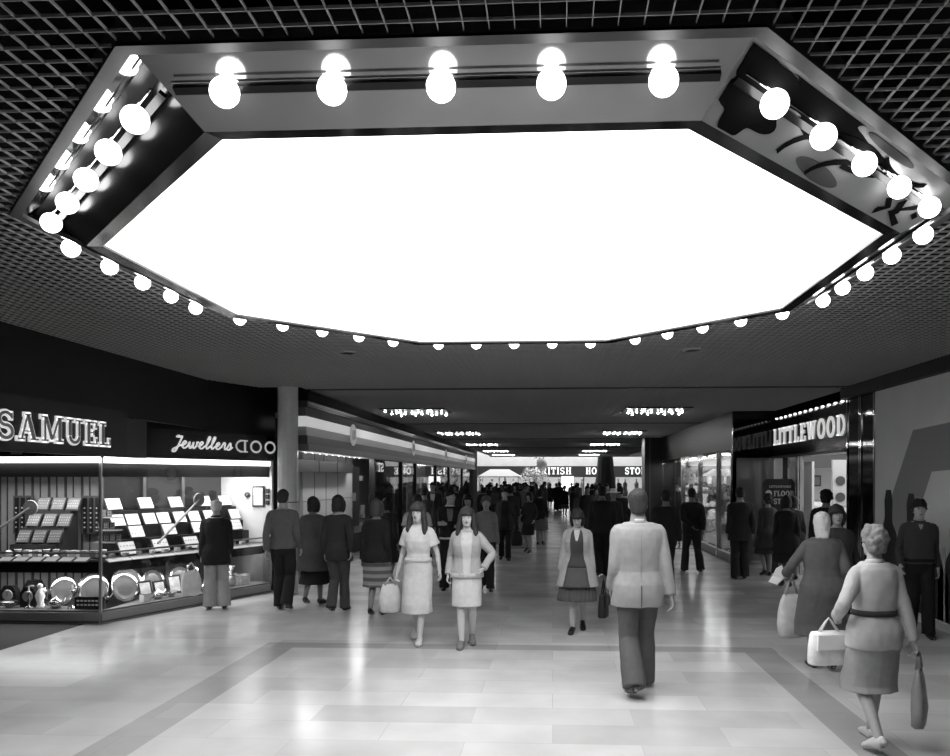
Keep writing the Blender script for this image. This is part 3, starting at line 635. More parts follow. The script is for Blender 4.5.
# --- the distant crowd: a few figures, each copied
protos = []
for k, (sx, b, hair, top, bot, shoe, skin, ft) in enumerate((
    ('m', 1.05, ('short', 20), ('top', 26, dict(hem=.78, infl=.03, shoulder=1)), ('trousers', 30), 18, 120, step(.1, -.12)),
    ('f', 1.1, ('bob', 26), ('top', 34, dict(hem=.6, infl=.034, flare=.12, name='coat')), ('skirt', 28, .48, .98), 18, 130, step(-.1, .1)),
    ('m', .98, ('curly', 20), ('top', 44, dict(hem=.86, infl=.028)), ('trousers', 38), 18, 130, step(-.12, .1)),
    ('f', 1.0, ('long', 40), ('top', 70, dict(hem=.84, infl=.026)), ('skirt', 40, .5, 1.0), 18, 140, step(.1, -.1)),
    ('f', 1.05, ('set', 60), ('top', 22, dict(hem=.72, infl=.03, flare=.1)), ('skirt', 80, .46, 1.0), 18, 140, step(.08, -.1)),
    ('m', 1.0, ('short', 50), ('top', 110, dict(hem=.88, infl=.024)), ('trousers', 34), 18, 140, step(-.1, .12)))):
    protos.append((sx, b, hair, top, bot, shoe, skin, ft))
crowd = []
made = {}
cr = random.Random(21); placed = []
tries = 0
while len(placed) < 62 and tries < 4000:
    tries += 1
    y = cr.uniform(21.5, 49); x = cr.uniform(-3.7, 3.0)
    if abs(x - (-.05)) < .30 and y < 44: continue                 # the open strip of floor in the middle
    if x > 2.4 and y < 27: continue
    if x > 1.9 and cr.random() < .5: continue
    if any((x - a) ** 2 + (y - b) ** 2 < .55 ** 2 for a, b in placed) or (x + 3.4) ** 2 + (y - 20.6) ** 2 < 1.2 or (x + .36) ** 2 + (y - 21.7) ** 2 < .6: continue
    placed.append((x, y))
placed.sort(key=lambda p: p[1])
for i, (x, y) in enumerate(placed):
    k = cr.randrange(6); face = cr.choice((0, 180, 180, 170, 190, 12, 90)); near = y < 30
    lab = 'dark clad shopper in the distant crowd under the far ceiling lights'
    if k not in made:
        sx, b, hair, top, bot, shoe, skin, ft = protos[k]
        made[k], _ = person(lab, x, y, 1.72 if sx == 'm' else 1.63, face, F(sx, b, feet=ft, voxel=.013, fingers=False), hair, top, bot, shoe, skin, group='shoppers in the distant crowd')
    else:
        c = copy_tree(made[k]); c.location = (x, y, 0); c.rotation_euler = (0, 0, R(face)); q = cr.uniform(.95, 1.05); c.scale = (q, q, q)
# ================================================================== THE SETTING
ZC = 3.48                       # ceiling height
OC = V((-0.404, 5.23, 0))       # centre of the octagonal light canopy
struct(MB().box(-12, -7, -.1, 12, 75, 0).build('floor', floor_material(), origin=(0, 0, 0)))
struct(MB().box(-12, -7, 4.05, 12, 50.6, 4.2).build('roof', G(6, .9)))
# walls that close the mall outside the picture
struct(MB().box(-12.2, -7.2, 0, 12.2, -7, 4.2).build('wall_back', G(60, .7, var=.1)))
struct(MB().box(-12.2, -7, 0, -12, 75, 12).build('wall_left', G(30, .8)))
struct(MB().box(12, -7, 0, 12.2, 75, 12).build('wall_right', G(30, .8)))

def oct_interval_x(x, a):       # Y-interval of the octagon at X=x
    dx = abs(x - OC.x)
    if dx >= a: return None
    hy = min(a, a * math.sqrt(2) - dx)
    return (OC.y - hy, OC.y + hy)
def oct_interval_y(y, a):
    dy = abs(y - OC.y)
    if dy >= a: return None
    hx = min(a, a * math.sqrt(2) - dy)
    return (OC.x - hx, OC.x + hx)
def egg_crate():
    mb = MB(); cell = .0872; t = .0015; z0, z1 = ZC, ZC + .012; A = 2.71
    XL, XR, Y0, Y1, YM = -5.36, 5.05, -2.5, 50.4, 12.6
    x = XL
    while x <= XR:
        y0 = Y0; y1 = Y1 if x > -4.24 else YM - .35
        iv = oct_interval_x(x, A)
        if iv: mb.box(x - t, y0, z0, x + t, iv[0], z1); mb.box(x - t, iv[1], z0, x + t, y1, z1)
        else: mb.box(x - t, y0, z0, x + t, y1, z1)
        x += cell
    y = Y0
    while y <= Y1:
        x0 = XL if y < YM - .35 else -4.24
        iv = oct_interval_y(y, A)
        if iv: mb.box(x0, y - t, z0, iv[0], y + t, z1); mb.box(iv[1], y - t, z0, XR, y + t, z1)
        else: mb.box(x0, y - t, z0, XR, y + t, z1)
        y += cell
    return mb
struct(egg_crate().build('ceiling', G(175, .6, spec=.2)))
jm = MB()
for y in (12.6, 20.6, 28.6, 36.6, 44.6): jm.box(-4.24, y - .06, ZC - .012, 5.05, y + .06, ZC + .05)
struct(jm.build('trim_1', G(70, .6)))
# far edge of the low ceiling and the paler hall beyond it
struct(MB().box(5.06, 28.0, ZC, 7.6, 50.4, ZC + .03).build('ceiling_right_far', G(70, .6)))
struct(MB().box(-4.3, 50.4, ZC - .06, 7.6, 50.6, 9).build('trim_2', G(120, .7)))
struct(MB().box(-12, 62.6, 2.98, 12, 62.9, 9).build('wall_far', G(215, .8, var=.04, scale=2)))
struct(MB().box(-12, 50.6, 9, 12, 75, 9.1).build('roof_light', E(2.4)))
struct(MB().box(-12, 66.5, 0, 12, 66.7, 3.0).build('wall_end', G(170, .8)))

# ------------------------------------------------------------------ octagonal light canopy
canopy = thing('light_canopy', 'octagonal skylight surround ringed with globe bulbs, set in the open grid ceiling', 'light', (OC.x, OC.y, 3.33))
TH = math.tan(R(22.5))
def side_pt(j, a, s, z):        # side j, apothem a, s in -1..1 along the side
    ph = R(45 * j); n = V((math.cos(ph), math.sin(ph), 0)); t = V((-math.sin(ph), math.cos(ph), 0))
    return OC + n * a + t * (s * a * TH) + V((0, 0, z))
def strip(j, a0, z0, a1, z1, th=.012, up=(0, 0, 1), e=1.0):
    ph = R(45 * j); nn = V((math.cos(ph), math.sin(ph), 0))
    o = (nn * up[0] + V((0, 0, up[2]))) * th
    b = [side_pt(j, a0, -e, z0), side_pt(j, a0, e, z0), side_pt(j, a1, e, z1), side_pt(j, a1, -e, z1)]
    return MB().hexa(b + [p + o for p in b])
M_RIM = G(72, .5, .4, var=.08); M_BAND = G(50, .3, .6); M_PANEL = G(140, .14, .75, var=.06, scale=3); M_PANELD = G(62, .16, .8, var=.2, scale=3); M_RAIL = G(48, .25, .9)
M_LIP = G(60, .12, .9); M_WELL = G(240, .8); M_COVE = G(215, .04, 1.0)
M_BULB = E(5.5); M_PANELR = G(165, .35, .3, var=.06, scale=3)
for j in range(8):
    rim = strip(j, 2.71, ZC - .02, 2.655, ZC - .02)
    rim.v += []; k = strip(j, 2.71, ZC - .02, 2.70, ZC + .09); rim.add(k.v, k.f)
    rim.build('rim', M_RIM, canopy)
    if j == 5:
        strip(j, 2.68, ZC - .015, 2.595, ZC - .003).build('mirror_strip', M_COVE, canopy); strip(j, 2.595, ZC - .004, 2.52, ZC - .004).build('dark_band', M_BAND, canopy)
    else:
        strip(j, 2.655, ZC - .02, 2.64, ZC - .004).build('dark_band', M_BAND, canopy)  # darker strip between rim and facing panel
    pm = {7: M_PANELR, 5: M_PANELD, 4: M_PANELD, 0: M_PANELD}.get(j, M_PANEL)
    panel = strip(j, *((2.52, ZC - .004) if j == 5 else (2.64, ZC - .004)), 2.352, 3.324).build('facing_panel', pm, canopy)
    strip(j, 2.352, 3.324, 2.27, 3.33, .014).build('lip', M_LIP, canopy)
    strip(j, 2.27, 3.33, 2.272, 3.80, .03, (1, 0, 0)).build('well_wall', M_WELL, canopy)
    # lamp rail along the middle of the slope with five globe bulbs
    ph = R(45 * j); n = V((math.cos(ph), math.sin(ph), 0)); t = V((-math.sin(ph), math.cos(ph), 0))
    sl = (V((0, 0, 3.324 - ZC + .004)) - n * (2.64 - 2.352)).normalized()      # down the slope, inwards
    nr = (sl.cross(t)); nr = nr if nr.z < 0 else -nr; nr.normalize()            # out of the slope, downwards
    mid = side_pt(j, 2.515, 0, 3.4105) + nr * .008
    rail = MB().obox(mid, t, sl, nr, 2.02, .03, .016).build('lamp_rail', M_RAIL, canopy)  # rail colour holds the dark shadow and reflection line of the rod
    rr = MB()
    for sgn in (-1,): rr.cyl(mid + sl * .04 * sgn + nr * .012 - t * 1.0, mid + sl * .04 * sgn + nr * .012 + t * 1.0, .005, 6)
    rr.build('wire_rod', CHROME, canopy)
    for k in range(5):
        base = mid + t * ((k - 2) * .40)
        bc = OC + n * 2.56 + t * ((k - 2) * .40) + V((0, 0, 3.369))
        ax = (bc - base).normalized()
        b = MB().ell(bc, .0535, 20, 12).build('globe_bulb', M_BULB, canopy, smooth=True)
        MB().cyl(base, bc - ax * .045, .022, 12).build('socket', CHROME, b, smooth=False)
lid = [side_pt(j, 2.31, 1, 3.80) for j in range(8)]  # unseen lid added to stop pane light leaking into the ceiling void
MB().add(lid + [p + V((0, 0, .02)) for p in lid], [tuple(range(7, -1, -1)), tuple(range(8, 16))] + [(i, (i + 1) % 8, (i + 1) % 8 + 8, i + 8) for i in range(8)]).build('added_light_stop', G(30, .8), canopy)
ov = [side_pt(j, 2.272, 1, 3.73) for j in range(8)]
MB().add(ov + [p + V((0, 0, .03)) for p in ov], [tuple(range(7, -1, -1)), tuple(range(8, 16))] + [(i, (i + 1) % 8, (i + 1) % 8 + 8, i + 8) for i in range(8)]).build('skylight_pane', E(3.4), canopy)
# leaf, petal and line shapes laid on the right hand facing panel
def panel_poly(j, pts, mat, name, lift):
    ph = R(45 * j); nn = V((math.cos(ph), math.sin(ph), 0))
    def P(s, q):
        a = 2.63 + (2.36 - 2.63) * q; z = (ZC - .009) + (3.328 - ZC + .009) * q
        p = side_pt(j, a, s * 2 - 1, z - .004 - lift); return p
    k = len(pts); b = [P(*p) for p in pts]
    MB().add(b + [p + V((0, 0, .003)) for p in b], [tuple(range(k - 1, -1, -1)), tuple(range(k, 2 * k))] + [(i, (i + 1) % k, (i + 1) % k + k, i + k) for i in range(k)]).build(name, mat, canopy)
MD, MM = G(20, .9, spec=.05), G(92, .8, spec=.1)
def blob(cx, cy, rx, ry, lobes, amp, ph0=0, n=48):
    return [(min(.99, max(.01, cx + rx * (1 + amp * math.sin(lobes * a + ph0)) * math.cos(a))), min(.99, max(.01, cy + ry * (1 + amp * math.sin(lobes * a + ph0)) * math.sin(a)))) for a in [2 * PI * i / n for i in range(n)]]
panel_poly(7, blob(.30, .16, .17, .30, 5, .28, .4), MD, 'leaf_shape', 0)
panel_poly(7, blob(.09, .62, .09, .36, 4, .3, 1.0), MD, 'leaf_shape', .001)
panel_poly(7, blob(.07, .15, .09, .2, 3, .3, 2.0), MD, 'leaf_shape', .002)
panel_poly(7, blob(.44, .86, .10, .13, 2, .15, 0), MM, 'petal_shape', 0)
panel_poly(7, blob(.58, .06, .12, .07, 2, .1, 0), MM, 'petal_shape', 0)
def stroke(j, pts, w, mat, lift=.003):
    L, Q = [], []
    for i, (x, y) in enumerate(pts):
        a = pts[max(i - 1, 0)]; b = pts[min(i + 1, len(pts) - 1)]; dx, dy = (b[0] - a[0]) * 2.0, (b[1] - a[1]) * .26; l = math.hypot(dx, dy) or 1
        ox, oy = -dy / l * w / 2.0, dx / l * w / .26
        L.append((x + ox, min(.99, max(.01, y + oy)))); Q.append((x - ox, min(.99, max(.01, y - oy))))
    panel_poly(j, L + Q[::-1], mat, 'line_shape', lift)
arc = lambda cx, cy, rx, ry, a0, a1: [(cx + rx * math.cos(R(a0 + (a1 - a0) * i / 12)), cy + ry * math.sin(R(a0 + (a1 - a0) * i / 12))) for i in range(13)]
for p, w in ((arc(.5, .95, .24, .75, 185, 300), .012), (arc(.62, 1.0, .22, .6, 185, 290), .012), (arc(.7, .1, .12, .2, 20, 160), .01), (arc(.45, .3, .2, .3, 10, 80), .01),
             ([(.76, .45), (.79, .55), (.76, .62), (.80, .75), (.77, .9)], .02), ([(.82, .55), (.86, .8)], .02), ([(.90, .5), (.83, .78), (.92, .95)], .018), ([(.92, .62), (.95, .68)], .012)):
    stroke(7, p, w, G(18, .9, spec=.05))

# ------------------------------------------------------------------ ceiling downlights and spot clusters
for x, y, s in ((-2.48, 8.9, 'left'), (1.65, 8.9, 'right')):
    d = thing('recessed_downlight', 'small round recessed downlight in the ceiling beyond the octagon, on its %s' % s, 'light', (x, y, ZC - .01), None)
    MB().lathe([(.11, 0), (.11, .03), (.085, .03), (.085, .0)], (x, y, ZC - .012), 24).build('trim_ring', G(190, .4), d, smooth=False)
    MB().lathe([(.0, 0), (.08, 0), (.08, .01), (0, .01)], (x, y, ZC + .005), 24).build('lens', E(.25, 200), d)
    sp = bpy.data.lights.new('downlight_lamp', 'SPOT'); sp.energy = 70; sp.spot_size = R(150); sp.spot_blend = 1.0; sp.shadow_soft_size = .08; so = bpy.data.objects.new('downlight_lamp', sp); so.location = (x, y, ZC - .03); C.objects.link(so)
CY = (16.5, 24.2, 32.2, 39.8, 46.2)
clus = None
for i, y in enumerate(CY):
    for x, s in ((-3.06, 'left'), (2.28, 'right')):
        lab = '%s ceiling cluster of spot bulbs from the octagon, %s side of the mall' % (ORD[i], s)
        if clus is None:
            clus = thing('spotlight_cluster', lab, 'light', (x, y, ZC - .05), 'spotlight clusters in the mall ceiling')
            MB().box(x - .72, y - .55, ZC - .03, x + .72, y + .55, ZC - .005).build('tray', G(60, .4, .3), clus)
            for a in range(8):
                for b in range(2):
                    px, py = x - .6 + a * .17 + rnd.uniform(-.03, .03), y - .3 + b * .6 + (.3 if a % 2 else 0) + rnd.uniform(-.1, .1)
                    bb = MB().ell((px, py, ZC - .06), .021, 10, 6).build('spot_bulb', E(48), clus, smooth=True)
                    MB().cyl((px, py, ZC - .03), (px, py, ZC - .05), .02, 8).build('lamp_holder', CHROME, bb)
        else:
            c = copy_tree(clus); c.location = (x, y, ZC - .05); c['label'] = lab

# ------------------------------------------------------------------ left: column, long fascia and glazed shop front
col = MB().lathe([(.168, 0), (.168, ZC + .02)], (-4.46, 12.31, 0), 14)
col = struct(col.build('column', G(215, .4, .0, var=.06, scale=8), smooth=False))
MB().lathe([(.172, 1.545), (.172, 1.56)], (-4.46, 12.31, 0), 14).build('joint_ring', G(70), col)
for i in range(14):
    pass
XF = -4.22
def fascia_strip(z0, z1, out, mat, name, par):
    return MB().box(XF - .25, 12.5, z0, XF + out, 40.15, z1).build(name, mat, par)
fas = thing('shop_fascia', 'long pale banded fascia with round monogram badges above the glazed shop on the left', 'fascia', (XF, 26, 2.42))
fascia_strip(3.285, 3.46, .05, G(20, .8, spec=.1), 'top_band', fas)
fascia_strip(3.17, 3.285, .02, G(70, .7, spec=.2), 'ribbed_band', fas)
for z in (3.2, 3.235, 3.262): MB().box(XF + .02, 12.5, z, XF + .035, 40.2, z + .012).build('rib', G(45, .3, .5), fas)
fascia_strip(3.02, 3.17, .0, G(100, .7, spec=.2), 'upper_panel', fas)
fascia_strip(2.84, 3.02, .01, G(225, .5, emit=.26), 'lit_strip', fas)
fascia_strip(2.69, 2.84, .015, G(185, .35, .3), 'lower_panel', fas)
fascia_strip(2.54, 2.69, .03, G(85, .4, .3), 'dark_panel', fas)
fascia_strip(2.42, 2.54, .05, G(120, .4, .4), 'bottom_edge', fas)
MB().box(XF - .1, 40.15, 0, XF + .12, 40.28, 3.46).build('end_post', G(140, .4), fas)
bad = None
for i, y in enumerate((15.35, 22.1, 28.9, 35.7)):
    c = V((XF + .04, y, 2.86)); u = V((0, 1, 0)); w = V((0, 0, 1)); n = V((1, 0, 0))
    lab = '%s round monogram badge along the pale left fascia, counted from the column' % ORD[i]
    b = thing('monogram_badge', lab, 'badge', tuple(c - w * .23), 'round badges on the left fascia')
    MB().lathe([(.0, 0), (.215, 0), (.215, .012), (0, .012)], c, 28, n).build('disc', G(60, .5), b)
    MB().lathe([(.17, .0), (.225, .0), (.225, .018), (.20, .022), (.17, .018)], c, 28, n).build('ring', G(225, .5, emit=.1), b)
    mb = MB(); glyph_into(mb, 'C', c + n * .012 - u * .14 - w * .1, u, w, n, .2, .02); mb.build('letter', G(215, .4), b)
    mb = MB(); glyph_into(mb, 'S', c + n * .0125 - u * .02 - w * .1, u, w, n, .2, .02); mb.build('letter', G(215, .4), b)
# shop interior behind: pale partitions, floor level, mullions
struct(MB().box(-9.5, 40.3, 0, -4.25, 40.6, 4.05).build('wall_left_return', G(100, .7)))
struct(MB().box(-9.6, 12.7, 0, -9.4, 40.3, 4.05).build('wall_left_shop', G(150, .7)))
struct(MB().box(-9.5, 12.7, 3.0, -4.5, 40.3, 3.1).build('ceiling_left_shop', G(150, .7)))
def part_panel(name, label, y0, y1, x, v, joints=()):
    p = thing(name, label, 'partition', (x, (y0 + y1) / 2, 0))
    MB().box(x - .06, y0, 0, x, y1, 2.5).build('board', G(min(235, v + 60), .6, var=.04, scale=2), p)
    for y in joints: MB().box(x, y - .008, .05, x + .006, y + .008, 2.48).build('joint_strip', G(70), p)
    MB().box(x, y0, 0, x + .02, y1, .12).build('skirting', G(60), p)
    MB().box(x, y0, 1.50, x + .004, y1, 1.51).build('seam', G(90), p)
part_panel('partition', 'plain grey partition inside the left shop entrance beside the column', 13.9, 17.4, -4.75, 128, (14.6, 15.35, 16.2))
part_panel('partition', 'plain pale partition between the glass panes further along the left shop', 23.4, 26.6, -4.6, 140, ())
hb = thing('hanging_sign', 'row of three dark hanging sign boxes under the lamps in the left shop entrance', 'sign', (-4.62, 14.6, 2.05))
for k, y in enumerate((13.2, 14.45, 15.7)):
    MB().box(-4.70, y, 2.07, -4.6, y + 1.2, 2.3).build('sign_box', G(45, .3, .2), hb)
for y in (13.3, 14.9, 16.5): MB().cyl((-4.65, y, 2.3), (-4.65, y, 3.0), .012, 6).build('hanger', G(140, .3, .8), hb)
for i in range(11):
    y = 12.9 + i * .42
    s = thing('spot_lamp', '%s small spot lamp from the column in the row inside the left shop entrance' % ORD[i], 'lamp', (-4.5, y, 2.42), 'spot lamps in the left shop entrance')
    MB().ell((-4.5, y, 2.44), .026, 10, 6).build('bulb', E(6), s, smooth=True)
    MB().cyl((-4.5, y, 2.47), (-4.5, y, 2.56), .03, 10).build('holder', G(120, .3, .6), s)
for i in range(6):
    y = 24.0 + i * .42
    s = thing('spot_lamp', '%s small spot lamp over the pale partition further along the left shop' % ORD[i], 'lamp', (-4.52, y, 2.42), 'spot lamps over the far partition')
    MB().ell((-4.52, y, 2.44), .035, 8, 6).build('bulb', E(9), s, smooth=True)
    MB().cyl((-4.52, y, 2.47), (-4.52, y, 2.55), .03, 8).build('holder', G(120, .3, .6), s)
for i, (y0, y1) in enumerate(((17.6, 20.8), (20.9, 23.0), (23.1, 27.0), (27.1, 30.5), (30.6, 35), (35.1, 40.1))):
    w = struct(bpy.data.objects.new('window_%d' % (i + 1), None)); w.location = (XF - .08, (y0 + y1) / 2, 0); C.objects.link(w)
    MB().box(XF - .11, y0, .1, XF - .09, y1, 2.42).build('pane', GLASS, w)
    f = MB(); f.box(XF - .16, y0 - .06, 0, XF - .04, y0 + .05, 2.42); f.box(XF - .14, y0, 0, XF - .06, y1, .1); f.build('frame', G(16, .35), w)
for y0, y1, w in ((19.2, 22.8, 'first'), (28.0, 34, 'second')):
    s = thing('display_stand', '%s bright display of goods behind the left shop glass, counted from the column' % w, 'display', (-5.6, (y0 + y1) / 2, 0))
    MB().box(-6.0, y0, 0, -5.2, y1, .5).build('plinth', G(60), s)
    MB().box(-6.1, y0, .5, -6.0, y1, 2.3).build('backboard', G(70, .6), s)
    for k in range(14):
        y = y0 + .15 + (y1 - y0 - .3) * rnd.random(); z = .5 + 1.6 * rnd.random(); x = -5.95 + .5 * rnd.random()
        MB().box(x, y, z, x + .08, y + rnd.uniform(.08, .25), z + rnd.uniform(.06, .3)).build('goods', G(rnd.choice((60, 120, 210, 235)), .5), s)
    MB().obox((-5.15, y0 + 1.7, 1.75), (0, 1, 0), V((0, .42, -.9)).normalized(), V((1, 0, 0)), .06, 1.0, .02).build('banner_bar', G(240, .5, emit=.3), s)
rs = thing('window_lettering', 'reversed sign letters built as a reflection in the dark left shop glass', 'lettering', (XF - .1, 20.3, 2.1))  # sign reflection built as glowing letters on the glass
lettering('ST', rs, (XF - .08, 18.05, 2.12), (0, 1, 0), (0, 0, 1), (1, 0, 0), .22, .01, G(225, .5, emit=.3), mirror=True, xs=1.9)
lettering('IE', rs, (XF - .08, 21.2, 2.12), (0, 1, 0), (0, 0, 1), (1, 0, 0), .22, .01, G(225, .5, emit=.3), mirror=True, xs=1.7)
area('left_shop_lamp', (-4.46, 15.2, 2.40), (0, R(-25), 0), .1, 4.6, 34)
area('left_shop_lamp', (-6.4, 26, 2.9), (0, 0, 0), 2.0, 14, 80)

# ------------------------------------------------------------------ left: jeweller
struct(MB().box(-5.46, 2.0, 2.72, -5.36, 11.9, ZC + .5).build('bulkhead_left', G(14, .5)))
struct(MB().box(-9.5, 2.0, 2.72, -5.46, 9.7, 2.8).build('soffit_left', G(18, .6)))
struct(MB().box(-9.5, 12.72, 0, -4.62, 12.82, ZC + .5).build('wall_left_jeweller', G(40, .6)))
struct(MB().box(-12, 1.9, 0, -5.36, 2.0, ZC + .5).build('wall_left_front', G(35, .6)))
struct(MB().add([(-12, 2.0, .004), (-6.26, 2.0, .004), (-6.26, 9.66, .004), (-12, 9.66, .004), (-12, 2, 0), (-6.26, 2, 0), (-6.26, 9.66, 0), (-12, 9.66, 0)], [(0, 1, 2, 3), (0, 4, 5, 1), (1, 5, 6, 2)]).build('entrance_mat', G(42, .9, var=.2, scale=120, bump=.3)))
# upper dark wall above the angled window
BU, BN = V((.402, .916, 0)).normalized(), V((.916, -.402, 0)).normalized()
struct(MB().prism([(0, 2.25), (3.2, 2.25), (3.2, 4.0), (0, 4.0)], V((-6.06, 9.67, 0)) - BN * .1, BU, (0, 0, 1), BN, .08).build('wall_left_header', G(20, .3)))
sg = thing('shop_sign', 'black fascia with large outlined slab letters SAMUEL over the jeweller window', 'sign', (-5.34, 7.2, 2.2))
MB().box(-5.36, 3.0, 2.215, -5.30, 9.0, 2.78).build('sign_board', G(10, .3), sg)
MB().box(-5.45, 9.0, 2.215, -5.30, 9.45, 2.70).build('sign_end', G(40, .4), sg)
lettering('SAMUEL', sg, (-5.30, 6.80, 2.335), (0, 1, 0), (0, 0, 1), (1, 0, 0), .27, .018, G(120, .4), edge=G(235, .4, emit=.3), gap=.09, xs=1.22)
# script sign band
sb = thing('shop_sign', 'black band with pale script lettering Jewellers above the angled window', 'sign', tuple(V((-6.06, 9.67, 2.25)) + BU * 1.6))
BO = V((-6.06, 9.67, 0))
bp = lambda t, z, d=0.0: BO + BU * t - BN * d + V((0, 0, z))
MB().obox(bp(1.55, 2.475, -.02), BU, (0, 0, 1), BN, 3.1, .39, .05).build('band', G(14, .12, spec=.8), sb)
SCR = {'J': [(.42, .85), (.30, 1.02), (.14, .92), (.3, .9), (.55, .98), (.5, .7), (.38, .2), (.25, -.22), (.05, -.28), (.05, -.08), (.35, .12), (.6, .3)],
       'e': [(0, .2), (.2, .3), (.34, .5), (.2, .6), (.08, .35), (.16, .08), (.34, .05), (.52, .25)],
       'w': [(0, .25), (.08, .55), (.12, .15), (.22, .04), (.34, .3), (.38, .55), (.40, .15), (.52, .04), (.66, .3), (.66, .56), (.8, .5)],
       'l': [(0, .2), (.2, .5), (.34, .95), (.24, 1.05), (.16, .8), (.14, .2), (.24, .04), (.42, .25)],
       'r': [(0, .2), (.14, .55), (.18, .62), (.3, .55), (.3, .2), (.38, .04), (.52, .2)],
       's': [(0, .15), (.2, .62), (.3, .3), (.22, .04), (.02, .06), (.22, .02), (.45, .25)]}
x = 1.08
for ch in 'Jewellers':
    p = SCR[ch]; sm = []
    for i in range(len(p) - 1):
        p0, p1, p2, p3 = p[max(i - 1, 0)], p[i], p[i + 1], p[min(i + 2, len(p) - 1)]
        for q in range(4):
            f = q / 4
            sm.append(tuple(.5 * (2 * p1[k] + (p2[k] - p0[k]) * f + (2 * p0[k] - 5 * p1[k] + 4 * p2[k] - p3[k]) * f * f + (3 * p1[k] - p0[k] - 3 * p2[k] + p3[k]) * f ** 3) for k in (0, 1)))
    sm.append(p[-1]); h = .185
    MB().tube([bp(x + (a + b * .18) * h * 1.25, 2.40 + b * h, -.055) for a, b in sm], .0125, 6).build('script_letter', G(240, .4, emit=.35), sb, smooth=True)
    x += p[-1][0] * h * 1.25
rf = lettering('OOD', sb, bp(x + .05, 2.375, -.05), BU, (0, 0, 1), BN, .20, .006, G(215, .4, emit=.2), mirror=True, xs=1.65)  # reflection of the store sign, built as glowing letters on the band
# strip lights
for nm, a, b, lab in (('strip_light', V((-8.2, 9.60, 2.2)), V((-6.03, 9.60, 2.2)), 'glowing strip light along the top of the left jeweller window'),
                      ('strip_light', bp(.02, 2.2, -.06), bp(2.98, 2.2, -.06), 'glowing strip light along the top of the angled jeweller window')):
    u = (b - a).normalized(); s = thing(nm, lab, 'light', tuple((a + b) / 2 - V((0, 0, .05))))
    MB().obox((a + b) / 2, u, (0, 0, 1), u.cross(V((0, 0, 1))), (b - a).length, .08, .05).build('diffuser', E(2.2), s)
    MB().obox((a + b) / 2 + V((0, 0, .055)), u, (0, 0, 1), u.cross(V((0, 0, 1))), (b - a).length, .03, .07).build('housing', G(60, .3, .6), s)
# window shells
AO = V((-8.2, 9.67, 0)); AU, AN = V((1, 0, 0)), V((0, -1, 0))
ap = lambda t, z, d=0.0: AO + AU * t - AN * d + V((0, 0, z))
def window_shell(P, U, N, T, idx, nm, depth):
    w = struct(bpy.data.objects.new(nm, None)); w.location = P(T / 2, 0); C.objects.link(w)
    Z = V((0, 0, 1))
    MB().obox(P(T / 2, .075, .1), U, Z, N, T, .15, .26).build('kerb', G(128, .5, var=.05), w)
    MB().obox(P(T / 2, .03, -.035), U, Z, N, T, .012, .012).build('kerb_line', G(60), w)
    MB().obox(P(T / 2, 2.07, .02), U, Z, N, T, .2, .04).build('valance', G(62, .4, var=.06), w)
    MB().obox(P(T / 2, 1.16, .0), U, Z, N, T, 1.98, .008).build('glass_pane', GLASS, w)
    MB().obox(P(T / 2, .945, .02), U, Z, N, T, .025, .03).build('front_rail', G(150, .3, .5), w)
    MB().obox(P(T / 2, .76, .05), U, Z, N, T, .17, .02).build('counter_front', G(28, .3), w)
    MB().obox(P(T / 2, .84, depth / 2), U, Z, N, T, .03, depth).build('counter', G(80, .5), w)
    MB().obox(P(T / 2, .16, depth / 2), U, Z, N, T, .03, depth).build('base_shelf', G(95, .6), w)
    return w
wa = window_shell(ap, AU, AN, 2.14, 0, 'window_7', .95)
wb = window_shell(bp, BU, BN, 3.05, 1, 'window_8', .75)
MB().obox(ap(2.14, 1.18, .0), AU, (0, 0, 1), AN, .03, 2.1, .03).build('corner_post', G(170, .3, .6), wa)
bk = MB().box(-8.2, 10.55, .1, -6.58, 10.6, 2.2).build('back_board', G(135, .6, var=.05), wa)
for k in range(12): MB().box(-8.15 + k * .125, 10.535, .15, -8.15 + k * .125 + (.012 if k % 2 else .03), 10.55, 2.2).build('board_stripe', G(55), wa)
MB().prism([(.6, .1), (2.75, .1), (2.75, 2.2), (.6, 2.2)], BO - BN * .85, BU, (0, 0, 1), BN, .03).build('back_board', G(34, .6), wb)
for t in (.55, 1.25, 1.95): MB().obox(bp(t, 1.6, .80), BU, (0, 0, 1), BN, .05, 1.3, .04).build('back_post', G(110, .4, .4), wb)
struct(MB().box(-5.75, 12.55, .86, -4.83, 12.62, 2.25).build('wall_left_niche', G(225, .6)))
struct(MB().box(-5.75, 12.55, .1, -4.83, 12.62, .858).build('wall_left_plinth', G(60, .5)))
nb = thing('framed_notice', 'white notice in a dark frame on the bright end wall of the jeweller window', 'notice', (-5.02, 12.54, 1.45))
MB().box(-5.16, 12.52, 1.46, -4.95, 12.545, 1.82).build('frame', G(35, .4), nb); MB().box(-5.135, 12.512, 1.49, -4.975, 12.52, 1.79).build('paper', G(225, .7), nb)
kb = thing('wall_dial', 'small round dark dial on the bright end wall left of the framed notice', 'dial', (-5.25, 12.54, 1.62))
MB().lathe([(0, 0), (.05, 0), (.05, .03), (.03, .04), (0, .04)], (-5.25, 12.55, 1.67), 20, (0, -1, 0)).build('dial', G(40, .4), kb)
MB().lathe([(0, .04), (.02, .04), (.02, .05), (0, .05)], (-5.25, 12.55, 1.67), 16, (0, -1, 0)).build('knob', G(120, .4), kb)
for k, z in enumerate((1.70, 1.60, 1.50)):
    sbx = thing('switch_box', '%s small dark switch box from the top, right of the framed notice' % ORD[k], 'switch', (-4.89, 12.54, z))
    MB().box(-4.925, 12.515, z, -4.865, 12.55, z + .07).build('case', G(30, .4), sbx); MB().box(-4.91, 12.508, z + .02, -4.88, 12.515, z + .05).build('toggle', G(90, .4), sbx)
